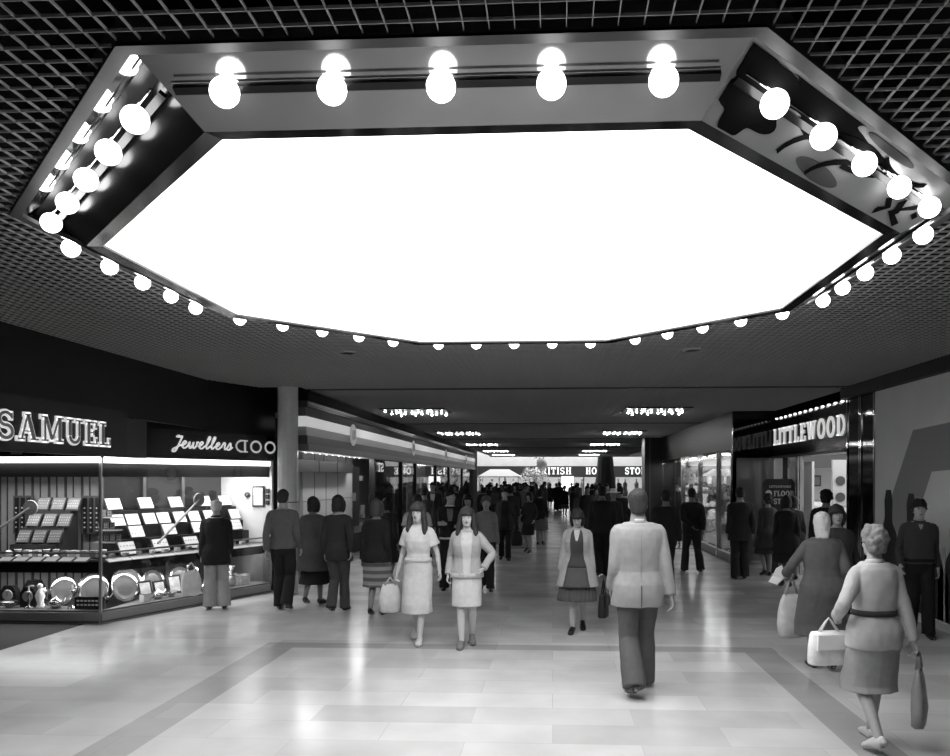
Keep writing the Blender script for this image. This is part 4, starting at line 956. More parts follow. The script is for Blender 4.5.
area('jeweller_lamp', (-7.1, 9.9, 2.1), (R(-18), 0, 0), 2.0, .2, 40)
lb = area('jeweller_lamp', bp(1.6, 2.1, .28), (0, 0, math.atan2(BU.y, BU.x)), 2.8, .2, 40)
area('jeweller_lamp', (-7.1, 9.95, .72), (R(-10), 0, 0), 2.0, .15, 14)
area('jeweller_lamp', bp(1.6, .72, .2), (0, 0, math.atan2(BU.y, BU.x)), 2.8, .15, 20)
# ---- trays and goods
def tray(P, U, N, t, z, d, w, h, pad, lab, grp, rows=2, kind='ring_tray', stud=235):
    th = R(28); up = (V((0, 0, 1)) * math.cos(th) - N * math.sin(th)).normalized(); n = U.cross(up); n = n if n.dot(N) > 0 else -n
    c = P(t, z, d) + up * (h / 2)
    o = thing(kind, lab, 'tray', tuple(P(t, z, d)), grp)
    MB().obox(c - n * .012, U, up, n, w, h, .022).build('tray_back', G(45, .5), o)
    MB().obox(c + n * .004, U, up, n, w * .88, h * .86, .014).build('pad', G(pad, .8), o)
    mb = MB()
    for r in range(rows):
        for k in range(5): mb.ell(c + U * (w * .7 * (k / 4 - .5)) + up * (h * .6 * ((r + .5) / rows - .5)) + n * .013, .008, 6, 4)
    mb.build('jewel', G(stud, .2, .6), o)
    return o
def riser(P, U, N, T, z, d0, d1, mat, lab):
    o = MB().obox(P(T / 2, (z + .85) / 2, (d0 + d1) / 2), U, (0, 0, 1), N, T - .1, z - .85, d1 - d0).build('display_step', mat)
    tag(o, lab, 'step'); return o
for k, (z, d0, d1) in enumerate(((1.075, .27, .41), (1.245, .41, .57), (1.475, .57, .74))):
    o = MB().obox(bp(1.68, (z + .856) / 2, (d0 + d1) / 2), BU, (0, 0, 1), BN, 2.34, z - .856, d1 - d0 - .002).build('display_step', G(30, .6))
    tag(o, '%s dark display step from the front in the angled jeweller window' % ORD[k], 'step')
rowsB = [('front', .858, .10, [.5, 1.04, 1.58, 2.1], .27), ('second', 1.077, .285, [.78, 1.33, 1.86, 2.62], .24), ('third', 1.247, .425, [.58, .82, 1.1, 1.34, 1.63, 1.9, 2.2, 2.72], .225), ('top', 1.477, .585, [.63, 1.15, 1.68, 2.24, 2.66], .25)]
for nm, z, d, ts, w in rowsB:
    for i, t in enumerate(ts):
        tray(bp, BU, BN, t, z + .01, d, w, .22 if nm == 'front' else .2, 236, 'white jewellery tray, %s from the left on the %s tier of the angled window' % (ORD[i], nm), 'white jewellery trays in the angled window', stud=150)
for i in range(8):
    o = MB().obox(bp(.24 + i * .355, .84, -.03), BU, V((-BN.x * .95, -BN.y * .95, .3)).normalized(), (BN * .3 + V((0, 0, .95))).normalized(), .335, .1, .012).build('price_pad', G(235, .7))
    tag(o, 'flat white pad, %s from the left along the front rail of the angled window' % ORD[i], 'pad', 'flat pads on the front rail')
for i in range(12):
    t = .2 + i * .21; mb = MB(); mb.obox(bp(t, .892, .06), BU, (0, 0, 1), BN, rnd.uniform(.05, .09), .05, .06)
    tag(mb.build('jewel_box', G(rnd.choice((215, 235, 150)), .6)), 'small pale jewel box, %s from the left on the angled window counter' % ORD[i], 'box', 'jewel boxes on the angled counter')
# left window trays
def ax(xpx): return (xpx / 110.0)      # helper fraction
for k, (z, d0, d1) in enumerate(((1.03, .30, .46), (1.25, .46, .62), (1.48, .62, .8))):
    o = MB().box(-7.55, 9.67 + d0, .85, -6.9, 9.67 + d1, z).build('display_step', G(50, .6)); tag(o, '%s step from the front under the dark trays in the left jeweller window' % ORD[k], 'step')
for r, (nm, z, d) in enumerate((('lowest', 1.042, .325), ('middle', 1.262, .485), ('top', 1.492, .645))):
    for i in range(3):
        tray(ap, AU, AN, 1.0 + i * .225 - (2 - r) * .03 - .14, z, d, .19, .21, 84 + 14 * r, 'dark ring tray, %s from the left on the %s row of the left window' % (ORD[i], nm), 'dark ring trays in the left window', rows=3, stud=235)
for i, t in enumerate((.47, 1.50)):
    o = thing('watch_board', ['dark board of watches at the left edge of the jeweller window', 'dark board of watches in the middle of the left jeweller window'][i], 'watch board', tuple(ap(t, 1.15, .8)))
    MB().obox(ap(t, 1.42, .82), AU, (0, 0, 1), AN, .30, .56, .03).build('board', G(70, .5), o)
    for k in range(3):
        MB().obox(ap(t - .09 + k * .09, 1.42, .795), AU, (0, 0, 1), AN, .05, .5, .015).build('watch_strap', G(14, .5), o)
        mb = MB()
        for q in range(5): mb.lathe([(0, 0), (.012, 0), (.012, .006), (0, .006)], ap(t - .09 + k * .09, 1.24 + q * .07, .785), 10, AN)
        mb.build('watch_dial', G(220, .3, .5), o)
for k, (z, t) in enumerate(((1.05, 1.95), (1.22, 1.95), (1.40, 2.0))):
    o = MB().obox(ap(t, z, .5), AU, (0, 0, 1), AN, .36 - k * .06, .014, .16).build('glass_shelf', G(170, .2)); tag(o, '%s thin shelf from below at the right end of the left jeweller window' % ORD[k], 'shelf')
    for i in range(4 - k):
        tt = t - .13 + i * .09; b = thing('earring_stand', 'small earring stand, %s from the left on the %s thin shelf from below' % (ORD[i], ORD[k]), 'stand', tuple(ap(tt, z + .008, .5)), 'earring stands on the thin shelves')
        MB().obox(ap(tt, z + .06, .5), AU, (0, 0, 1), AN, .06, .1, .02).build('card', G(rnd.choice((60, 120, 90)), .6), b)
        mb = MB(); [mb.ell(ap(tt - .015 + .03 * (q % 2), z + .04 + .035 * (q // 2), .487), .008, 6, 4) for q in range(4)]; mb.build('jewel', G(235, .2, .6), b)
for i in range(7):
    t = .66 + i * .21
    o = MB().obox(ap(t, .86, -.05), AU, V((0, .9, .35)).normalized(), V((0, -.35, .9)).normalized(), .19, .14, .012).build('price_pad', G(60, .6))
    mb = MB(); [mb.obox(ap(t - .075 + q * .021, .868, -.053), AU, V((0, .9, .35)).normalized(), V((0, -.35, .9)).normalized(), .012, .11, .012) for q in range(8)]; mb.build('bracelet', G(225, .3, .4), o)
    tag(o, 'pad of bright bracelets, %s from the left along the left window rail' % ORD[i], 'pad', 'bracelet pads on the left rail')
for i in range(11):
    t = .68 + i * .135; z = .86; k = rnd.choice((0, 1, 2))
    mb = MB()
    if k == 0: mb.obox(ap(t, z + .05, .24), AU, (0, 0, 1), AN, .09, .1, .07)
    elif k == 1: mb.ell(ap(t, z + .05, .24), (.05, .05, .05), 10, 6)
    else: mb.lathe([(.04, 0), (.04, .02), (.015, .04), (.045, .11), (.0, .11)], ap(t, z, .24), 12)
    tag(mb.build('ornament', G(rnd.choice((225, 160, 205)), .4)), 'small ornament, %s from the left on the left window counter' % ORD[i], 'ornament', 'ornaments on the left counter')
# lower giftware
def gift(kind, P, U, N, t, d, sc, lab, grp):
    z = .175; c = P(t, z, d)
    o = thing({'plate': 'display_plate', 'goblet': 'silver_goblet', 'candle': 'candlestick', 'clock': 'mantel_clock', 'frame': 'photo_frame', 'bowl': 'silver_bowl', 'teapot': 'silver_teapot', 'vase': 'silver_vase', 'box': 'gift_box', 'figure': 'china_figure'}[kind], lab, kind if kind != 'candle' else 'candlestick', tuple(c), grp)
    th = R(15); up = (V((0, 0, 1)) * math.cos(th) - N * math.sin(th)).normalized(); n = (N * math.cos(th) + V((0, 0, 1)) * math.sin(th)).normalized()
    if kind == 'plate':
        pc = c + up * (.17 * sc)
        MB().lathe([(0, 0), (.10 * sc, 0), (.165 * sc, .02), (.16 * sc, .03), (.1 * sc, .012), (0, .012)], pc, 28, n).build('plate', SILVER, o, smooth=True)
        MB().lathe([(.105 * sc, .013), (.135 * sc, .024), (.137 * sc, .026), (.1 * sc, .017)], pc, 28, n).build('rim_pattern', G(120, .3, .6), o)
        MB().obox(c - n * .03 + up * .06, U, up, n, .1 * sc, .12, .01).build('easel', G(25), o)
    elif kind == 'goblet':
        MB().lathe([(.045 * sc, 0), (.04 * sc, .01), (.01 * sc, .02), (.01 * sc, .08 * sc), (.03 * sc, .10 * sc), (.05 * sc, .15 * sc), (.042 * sc, .2 * sc), (.038 * sc, .2 * sc), (.04 * sc, .15 * sc), (0, .12 * sc)], c, 18).build('cup', SILVER, o, smooth=True)
        MB().lathe([(.0, .012), (.047 * sc, .0), (.047 * sc, .006), (0, .014)], c, 18).build('foot', G(170, .2, .9), o, smooth=True)
    elif kind == 'candle':
        MB().lathe([(.06, 0), (.055, .015), (.02, .03), (.012, .06), (.022, .1), (.012, .13), (.014, .22 * sc), (.03, .24 * sc), (.03, .25 * sc), (0, .25 * sc)], c, 16).build('stick', SILVER, o, smooth=True)
        MB().cyl(c + V((0, 0, .25 * sc)), c + V((0, 0, .32 * sc)), .011, 8).build('candle', G(235, .6), o)
    elif kind == 'clock':
        w = .22 * sc; MB().prism([(-w / 2, 0), (w / 2, 0), (w / 2, .2 * sc), (w / 4, .28 * sc), (-w / 4, .28 * sc), (-w / 2, .2 * sc)], c - N * -.05, U, (0, 0, 1), -N, .1).build('case', G(26, .3), o)
        MB().lathe([(0, 0), (.075 * sc, 0), (.07 * sc, .01), (0, .01)], c + N * .05 + V((0, 0, .15 * sc)), 24, N).build('dial', G(150, .5), o)
        MB().obox(c + N * .062 + V((0, 0, .17 * sc)), U, (0, 0, 1), N, .006, .06, .003).build('hand', BLACK, o)
    elif kind == 'frame':
        MB().obox(c + up * .12 * sc, U, up, n, .2 * sc, .24 * sc, .02).build('border', G(40, .3, .5), o)
        MB().obox(c + up * .12 * sc + n * .008, U, up, n, .15 * sc, .19 * sc, .012).build('picture', G(170, .5, var=.3, scale=12), o)
    elif kind == 'bowl':
        MB().lathe([(.05 * sc, 0), (.045 * sc, .015), (.09 * sc, .06 * sc), (.11 * sc, .1 * sc), (.1 * sc, .1 * sc), (.08 * sc, .06 * sc), (0, .03)], c, 20).build('bowl', SILVER, o, smooth=True)
        MB().lathe([(.107 * sc, .097 * sc), (.116 * sc, .1 * sc), (.107 * sc, .104 * sc)], c, 20).build('beaded_rim', G(150, .2, .9), o)
    elif kind == 'teapot':
        MB().lathe([(.04, 0), (.075 * sc, .04 * sc), (.08 * sc, .08 * sc), (.05 * sc, .12 * sc), (.02, .13 * sc), (.012, .15 * sc), (0, .155 * sc)], c, 18).build('pot', SILVER, o, smooth=True)
        MB().tube([c + U * .06 * sc + V((0, 0, .05 * sc)), c + U * .11 * sc + V((0, 0, .08 * sc)), c + U * .13 * sc + V((0, 0, .13 * sc))], [.018, .012, .009], 8).build('spout', SILVER, o, smooth=True)
        MB().tube([c - U * .06 * sc + V((0, 0, .1 * sc)), c - U * .12 * sc + V((0, 0, .1 * sc)), c - U * .12 * sc + V((0, 0, .04 * sc)), c - U * .06 * sc + V((0, 0, .03 * sc))], .008, 6).build('handle', G(30), o)
    elif kind == 'vase':
        MB().lathe([(.04, 0), (.06 * sc, .06 * sc), (.045 * sc, .14 * sc), (.02 * sc, .2 * sc), (.04 * sc, .26 * sc), (.03 * sc, .26 * sc), (0, .2 * sc)], c, 16).build('vase', G(190, .15, .6, var=.4, scale=40), o, smooth=True)
        MB().lathe([(.046 * sc, .14 * sc), (.05 * sc, .15 * sc), (.045 * sc, .155 * sc)], c, 16).build('band', G(60, .3), o)
    elif kind == 'box':
        MB().obox(c + V((0, 0, .06 * sc)), U, (0, 0, 1), N, .16 * sc, .12 * sc, .1 * sc).build('carton', G(200, .6, var=.25, scale=20), o)
        MB().obox(c + V((0, 0, .122 * sc)), U, (0, 0, 1), N, .165 * sc, .01, .105 * sc).build('lid', G(110, .6), o)
    else:
        MB().lathe([(.05, 0), (.05, .02), (.03, .05), (.045 * sc, .12 * sc), (.02, .18 * sc), (.015, .19 * sc)], c, 14).build('dress', G(225, .3, var=.15), o, smooth=True)
        MB().ell(c + V((0, 0, .215 * sc)), .026 * sc, 10, 8).build('head', G(220, .4), o, smooth=True)
NM = {'plate': 'silver plate standing on an easel', 'goblet': 'silver goblet', 'candle': 'silver candlestick', 'clock': 'dark mantel clock', 'frame': 'dark photo frame', 'bowl': 'silver bowl', 'teapot': 'silver teapot', 'vase': 'patterned vase', 'box': 'patterned gift box', 'figure': 'pale china figure'}
cnt = {}
HALF = {'plate': (.168, .085), 'goblet': (.052, .052), 'candle': (.062, .062), 'clock': (.115, .06), 'frame': (.105, .06), 'bowl': (.118, .118), 'teapot': (.135, .082), 'vase': (.062, .062), 'box': (.085, .056), 'figure': (.05, .05)}
TAKEN = {'left': [(1.93, .1, .22, .03)], 'angled': []}
def put(side, kind, t, d, sc):
    ht, hd_ = HALF[kind][0] * sc, HALF[kind][1] * sc; lo, hi = (.5, 1.80) if side == 'left' else (.60 if kind == 'plate' else .40, 2.85)
    best = None
    for a in range(-30, 31):
        for b in range(-14, 15):
            tt, dd = t + a * .02, d + b * .03
            if not (lo <= tt <= hi and .09 <= dd - hd_ * .6 and dd + hd_ < (.80 if side == 'left' else .70)): continue
            c = abs(a) * .02 + abs(b) * .03
            if best and c >= best[0]: continue
            if all(abs(tt - q[0]) > ht + q[2] + .004 or abs(dd - q[1]) > hd_ + q[3] + .004 for q in TAKEN[side]): best = (c, tt, dd)
    if best is None: return
    _, t, d = best; TAKEN[side].append((t, d, ht, hd_)); SPOTS.append((side, kind, t, d, sc))
QUEUE, SPOTS = [], []
def flush_gifts():
    for q in sorted(QUEUE, key=lambda q: -HALF[q[1]][0] * q[4]): put(*q)          # the large pieces first
    for side, kind, t, d, sc in sorted(SPOTS, key=lambda q: q[2]):                 # numbered from the left
        cnt[(side, kind)] = cnt.get((side, kind), -1) + 1; i = cnt[(side, kind)]
        P, U, N = (ap, AU, AN) if side == 'left' else (bp, BU, BN)
        name_gift(side, kind, P, U, N, t, d, sc, i)
def name_gift(side, kind, P, U, N, t, d, sc, i):
    gift(kind, P, U, N, t, d, sc, '%s, %s from the left in the lower %s window' % (NM[kind], ORD[i], side), 'gift ware in the lower %s window' % side)
for a in sorted((('clock', .62, .35, 1.0), ('clock', .86, .5, 1.2), ('clock', .98, .25, 1.0), ('frame', 1.18, .55, 1.5), ('bowl', 1.16, .2, .9), ('candle', 1.29, .22, .9), ('goblet', 1.38, .35, 1.2), ('figure', 1.44, .5, 1.4), ('teapot', 1.42, .18, 1.1),
          ('plate', 1.62, .6, 1.35), ('vase', 1.55, .4, .9), ('goblet', 1.6, .22, 1.0), ('bowl', 1.7, .3, 1.0), ('plate', 1.86, .5, 1.2), ('frame', 1.9, .28, 1.0), ('candle', 1.78, .4, 1.0), ('plate', 2.08, .62, 1.3), ('plate', 2.1, .35, 1.1)), key=lambda q: q[1]): QUEUE.append(('left',) + a)
sgn = thing('display_card', 'dark card with pale lettering in front of the plates in the lower jeweller window', 'card', tuple(ap(1.93, .175, .1)))
MB().obox(ap(1.93, .26, .1), AU, (0, 0, 1), AN, .42, .17, .02).build('card', G(18, .4), sgn)
lettering('SALE', sgn, ap(1.77, .27, .088), AU, (0, 0, 1), AN, .05, .004, G(220), name='letter') if False else None
mb = MB()
for r in range(2):
    for k in range(7): mb.obox(ap(1.77 + k * .052, .235 + r * .055, .087), AU, (0, 0, 1), AN, .034, .022, .004)
mb.build('lettering', G(215, .5), sgn)
for a in sorted((('plate', .16, .6, 1.3), ('bowl', .12, .2, .9), ('teapot', .3, .25, 1.0), ('vase', .32, .5, 1.1), ('plate', .82, .55, 1.5), ('frame', .6, .45, 1.1), ('box', .5, .2, 1.0), ('candle', .46, .45, 1.0), ('goblet', .66, .25, 1.1), ('frame', .86, .3, 1.0), ('figure', 1.0, .4, 1.2),
          ('bowl', .82, .14, .8), ('vase', 1.12, .25, .9), ('teapot', 1.0, .16, 1.0), ('figure', 1.38, .5, 1.5), ('goblet', 1.24, .4, 1.3), ('box', 1.32, .22, .9), ('bowl', 1.5, .25, 1.0), ('vase', 1.62, .4, 1.0), ('candle', 1.5, .45, 1.1), ('teapot', 1.75, .2, 1.0), ('figure', 2.0, .3, 1.3),
          ('box', 2.2, .25, 1.2), ('goblet', 2.1, .15, 1.1), ('box', 2.5, .35, 1.5), ('box', 2.62, .2, 1.2), ('box', 2.78, .3, 1.2), ('candle', 2.46, .45, 1.3), ('plate', 1.2, .62, 1.2), ('goblet', .4, .12, 1.3), ('vase', .95, .28, 1.2), ('figure', .22, .35, 1.3), ('goblet', 1.12, .12, 1.2), ('candle', 1.22, .2, 1.3), ('bowl', 1.28, .1, 1.1), ('frame', 1.48, .58, 1.2), ('teapot', 1.55, .12, 1.2), ('goblet', 1.72, .1, 1.2), ('vase', 1.85, .3, 1.3), ('plate', 1.75, .6, 1.2)), key=lambda q: q[1]): QUEUE.append(('angled',) + a)
flush_gifts()
for lab, P, U, N, t0, z0, t1, z1 in (('large round paddle prop leaning across the dark trays of the left window', ap, AU, AN, .55, 1.2, 1.06, 1.55), ('large round paddle prop leaning across the white trays of the angled window', bp, BU, BN, .95, 1.0, 1.72, 1.62)):
    o = thing('paddle_prop', lab, 'prop', tuple(P(t0, .86, .12)))
    MB().tube([P(t0, z0, .1), P(t1, z1, .14)], .018, 8).build('handle', G(150, .5), o)
    MB().lathe([(0, 0), (.1, 0), (.105, .012), (.1, .025), (0, .025)], P(t1, z1, .16), 24, N).build('disc', G(125, .5, var=.2), o)

# ------------------------------------------------------------------ right: hoarding, pilaster, store entrance
hd = thing('hoarding', 'tall grey hoarding with a darker angular painted band and figure silhouettes at the right edge', 'hoarding', (5.05, 9.0, 0))
MB().box(5.0, 5.5, .1, 5.08, 11.77, 3.295).build('panel', G(212, .6, var=.04, scale=2), hd)
MB().box(4.97, 5.5, 0, 5.08, 11.77, .1).build('skirting', G(205, .5), hd)
def hpoly(pts, mat, nm, d=.004):
    MB().prism([(-y, z) for y, z in pts], (5.0, 0, 0), (0, -1, 0), (0, 0, 1), (-1, 0, 0), d).build(nm, mat, hd)
hpoly([(11.15, .9), (11.75, .9), (10.55, 2.62), (8.0, 2.72), (8.0, 2.12), (10.05, 2.04), (10.45, 1.4)][::1], G(138, .6), 'painted_band')
def silh(y, h, w, m):
    pts = [(-.5, 0), (.5, 0), (.5, .52), (.42, .62), (.22, .70), (.2, .78), (.22, .9), (.12, 1.0), (-.12, 1.0), (-.22, .9), (-.2, .78), (-.22, .70), (-.42, .62), (-.5, .52)]
    hpoly([(y - a * w, .12 + b * h) for a, b in pts], m, 'painted_silhouette', .007)
for y, h, w in ((11.3, 1.66, .60), (10.6, 1.62, .60), (9.95, 1.2, .42), (9.5, 1.3, .4), (9.1, 1.25, .4)): silh(y, h, w, G(40, .6))
silh(9.75, .95, .26, G(190, .6))
struct(MB().box(4.9, 4.0, 3.30, 5.3, 12.9, ZC + .5).build('beam_right', G(22, .6)))
pil = thing('pilaster', 'dark mirrored pilaster with bright vertical edges between the hoarding and the store entrance', 'pilaster', (5.1, 12.3, 0))
MB().box(5.0, 11.77, 0, 5.3, 12.88, 3.30).build('glass_face', G(18, .06, .2, spec=1.0), pil)
for y in (11.80, 12.28, 12.34, 12.84): MB().box(4.985, y - .018, 0, 5.0, y + .018, 3.30).build('edge_strip', G(190, .08, 1.0), pil)
# name sign
ls = thing('shop_sign', 'dark glossy fascia with white slab letters LITTLEWOODS over the right hand store entrance', 'sign', (5.05, 15, 2.43))
MB().box(5.0, 12.88, 2.45, 5.3, 17.1, 3.30).build('sign_board', G(26, .12, spec=.7), ls)
MB().box(4.96, 12.88, 2.40, 5.3, 17.1, 2.45).build('sign_edge', G(90, .3, .6), ls)
hL = .37; W = sum(GLY[c][0] for c in 'LITTLEWOOD')
lettering('LITTLEWOOD', ls, (5.0, 17.02, 2.69), (0, -1, 0), (0, 0, 1), (-1, 0, 0), hL, .03, G(240, .4, emit=.35), gap=.14, xs=(4.12 - 9 * .14 * hL) / (W * hL), weight=-.035)
for i in range(13): MB().ell((4.955, 12.95 + i * .31, 3.27), (.03, .05, .02), 8, 5).build('marker_lamp', E(1.6, 220), ls, smooth=True)
# store interior
struct(MB().box(5.3, 12.0, 0, 11.5, 12.1, 3.3).build('wall_right_store_near', G(190, .7)))
struct(MB().box(5.1, 24.0, 0, 11.5, 24.1, 3.3).build('wall_right_store_far', G(205, .7)))
struct(MB().box(10.5, 12.0, 0, 10.6, 24.1, 3.3).build('wall_right_store_back', G(205, .7)))
struct(MB().box(5.3, 12.0, 2.75, 10.6, 24.1, 2.8).build('ceiling_right_store', G(200, .7)))
for k, (y, l) in enumerate(((15.2, 'nearest to'), (18.2, 'second from'), (21.2, 'farthest from'))):
    o = thing('tube_light', 'ceiling tube light %s the entrance inside the right hand store' % l, 'light', (7.6, y, 2.66))
    MB().box(5.5, y - .05, 2.66, 9.8, y + .05, 2.70).build('tube', E(4.0), o); MB().box(5.5, y - .09, 2.70, 9.8, y + .09, 2.745).build('batten', G(200), o)
struct(MB().box(6.6, 21.0, 2.25, 10.4, 21.2, 2.74).build('trim_6', G(60, .6)))
area('store_lamp', (7.3, 17, 2.62), (0, 0, 0), 3.5, 9, 200)
# poster wall and garments seen through the door
pw = thing('poster_panel', 'pale panel with two round framed pictures inside the right hand store', 'panel', (6.4, 16.24, 0))
MB().box(6.0, 16.2, 0, 6.75, 16.28, 2.35).build('board', G(165, .6), pw)
for z in (1.9, 1.55): MB().lathe([(0, 0), (.1, 0), (.1, .02), (0, .02)], (6.15, 16.19, z), 20, (0, -1, 0)).build('round_picture', G(55, .5, var=.3), pw)
wr = thing('wreath_sign', 'pale ring shaped emblem hanging by the right edge of the store entrance', 'emblem', (5.38, 13.6, 1.85))
MB().tube([V((5.38, 13.6, 2.1)) + V((.0, math.cos(a) * .3, math.sin(a) * .3)) * 1 + V((math.cos(a) * .1, 0, 0)) for a in [2 * PI * i / 24 for i in range(25)]], .04, 8).build('ring', G(225, .5), wr)
MB().tube([V((5.38, 13.6, 2.1)) + V((math.cos(a) * .06, math.cos(a) * .17, math.sin(a) * .17)) for a in [2 * PI * i / 24 for i in range(25)]], .035, 8).build('inner_ring', G(60, .5), wr)
def garment_rail(x, y, n, lab, v0):
    o = thing('garment_rail', lab, 'clothes rail', (x, y, 0))
    MB().tube([(x, y - .8, 0), (x, y - .8, 1.4), (x, y + .8, 1.4), (x, y + .8, 0)], .015, 6).build('rail', CHROME, o)
    for k in range(n):
        yy = y - .7 + k * 1.4 / max(n - 1, 1); w = rnd.uniform(.2, .26)
        g = MB().rings([[(x + w * s * math.cos(a), yy + .04 * math.sin(a), z) for a in [2 * PI * i / 12 for i in range(12)]] for s, z in ((1.1, .45), (1.0, .8), (.9, 1.1), (1.0, 1.25), (.3, 1.36))])
        tag(g.build('hanging_garment', G(v0 + rnd.randint(-25, 15), .8, var=.3, scale=14), smooth=True), '%s patterned pale garment along the %s' % (ORD[k], lab), 'garment', 'garments on rails in the store')
garment_rail(5.75, 14.35, 7, 'clothes rail just inside the store entrance', 205)
garment_rail(6.6, 18.6, 7, 'clothes rail deeper inside the store', 190)
MB2 = thing('notice_frame', 'small framed picture on the pale back wall of the right hand store', 'picture', (8.25, 23.96, 1.7))
MB().box(8.0, 23.95, 1.7, 8.5, 23.98, 2.05).build('frame', G(90), MB2); MB().box(8.05, 23.94, 1.75, 8.45, 23.95, 2.0).build('picture', G(150, .5, var=.2), MB2)
# door frame, glazing between name sign and floor
d1 = struct(bpy.data.objects.new('door_1', None)); d1.location = (5.0, 15.4, 0); C.objects.link(d1)
for y in (15.25, 15.45): MB().box(4.98, y - .025, 0, 5.06, y + .025, 2.40).build('frame_post', G(170, .15, .9), d1)
MB().box(5.02, 15.45, .05, 5.04, 17.1, 2.40).build('side_glass', GLASS, d1)
MB().box(4.98, 16.25, 0, 5.06, 16.33, 2.40).build('mullion', G(20, .4), d1)
MB().box(5.35, 15.6, 0, 5.4, 17.1, 2.3).build('side_screen', G(215, .5), d1)
# floor guide board
gb = thing('floor_guide_board', 'dark upright floor guide board with pale lettering beside the store entrance', 'sign', (4.66, 15.52, 0))
gx0, gx1 = 4.36, 4.98
MB().prism([(0, 0), (.64, 0), (.64, 1.86), (.58, 1.94), (.06, 1.94), (0, 1.86)], (4.33, 15.55, .0), (1, 0, 0), (0, 0, 1), (0, -1, 0), .06).build('board', G(20, .4), gb)
lettering('LITTLEWOODS', gb, (4.45, 15.487, 1.76), (1, 0, 0), (0, 0, 1), (0, -1, 0), .045, .004, G(190), xs=1.05)
MB().lathe([(.045, 0), (.065, 0), (.065, .004), (.045, .004)], (4.44, 15.487, 1.645), 20, (0, -1, 0)).build('floor_number_ring', G(190), gb)
lettering('1', gb, (4.425, 15.487, 1.615), (1, 0, 0), (0, 0, 1), (0, -1, 0), .06, .004, G(190))
lettering('FLOOR', gb, (4.54, 15.487, 1.585), (1, 0, 0), (0, 0, 1), (0, -1, 0), .11, .004, G(190), xs=.85)
lettering('STORE', gb, (4.54, 15.487, 1.425), (1, 0, 0), (0, 0, 1), (0, -1, 0), .11, .004, G(190), xs=.85)
# return of mirror glass, then the long glazed front
struct(MB().box(4.1, 17.1, 2.42, 5.3, 17.2, ZC).build('trim_3', G(28, .15, spec=.7)))
w9 = struct(bpy.data.objects.new('window_9', None)); w9.location = (4.55, 17.12, 0); C.objects.link(w9)
MB().box(4.1, 17.10, .08, 5.0, 17.12, 2.42).build('mirror_pane', G(135, .10, .35), w9); MB().box(4.1, 17.09, 0, 5.0, 17.13, .08).build('frame', CHROME, w9)
mp = MB().box(4.1, 17.085, 2.42, 5.0, 17.10, 3.30).build('mirror_panel', G(45, .04, .9), w9)
struct(MB().box(4.1, 17.2, 2.62, 5.3, 28.0, ZC).build('trim_4', G(26, .4, spec=.4)))
for i, (y0, y1) in enumerate(((17.2, 18.6), (18.7, 20.9), (21.0, 23.6), (23.7, 27.9))):
    w = struct(bpy.data.objects.new('window_%d' % (10 + i), None)); w.location = (4.1, (y0 + y1) / 2, 0); C.objects.link(w)
    MB().box(4.12, y0, .25, 4.14, y1, 2.62).build('pane', MIRGLASS, w)
    f = MB(); f.box(4.06, y0 - .1, 0, 4.18, y0, 2.62); f.box(4.08, y0, .2, 4.16, y1, .25); f.build('frame', CHROME, w)
    MB().box(4.07, y0, 0, 4.3, y1, .2).build('stall_riser', G(45, .3), w)
struct(MB().box(5.0, 17.3, 0, 5.08, 28, 3).build('wall_right_display', G(120, .7, var=.1, scale=1)))
struct(MB().box(4.2, 17.25, 2.62, 5.0, 27.95, 2.7).build('ceiling_right_display', G(150, .7)))
for i in range(8):
    y = 17.8 + i * 1.25; x = 4.62
    o = thing('display_unit', 'shop display unit with pale goods, %s along the right hand window from the mirrored return' % ORD[i], 'display', (x, y, 0), 'display units behind the right hand glass')
    MB().box(x - .3, y - .35, 0, x + .3, y + .35, .4 + .4 * (i % 2)).build('plinth', G(rnd.choice((50, 90, 150)), .5), o)
    for k in range(9):
        a, b = x + rnd.uniform(-.28, .15), y + rnd.uniform(-.35, .2); z = .4 + .4 * (i % 2) + rnd.choice((0, .35, .7, 1.0))
        MB().box(a, b, z, a + rnd.uniform(.06, .2), b + rnd.uniform(.05, .25), z + rnd.uniform(.1, .34)).build('goods', G(rnd.choice((40, 120, 190, 235, 235)), .4), o)
    MB().box(x + .25, y - .35, .4, x + .29, y + .35, 2.2).build('rack', G(90, .4, .4), o)
area('display_lamp', (4.6, 22.5, 2.55), (0, 0, 0), .5, 9, 260)
for i, y in enumerate((18.2, 19.6, 21.0, 22.5, 24.0, 25.6)):
    o = MB().box(4.5, y, 2.575, 4.6, y + .7, 2.618).build('tube_light', E(5)); tag(o, '%s short tube lamp along the right hand glazed front from the mirrored return' % ORD[i], 'light', 'tube lamps in the right hand windows')
struct(MB().box(3.45, 28.0, 0, 5.3, 28.9, ZC).build('column_right', G(34, .3, .2)))
struct(MB().box(3.62, 27.97, 0, 3.68, 28.0, ZC).build('trim_5', G(70, .3, .5)))
struct(MB().box(7.4, 28.9, 0, 7.6, 50.5, ZC).build('wall_right_far', G(55, .4)))

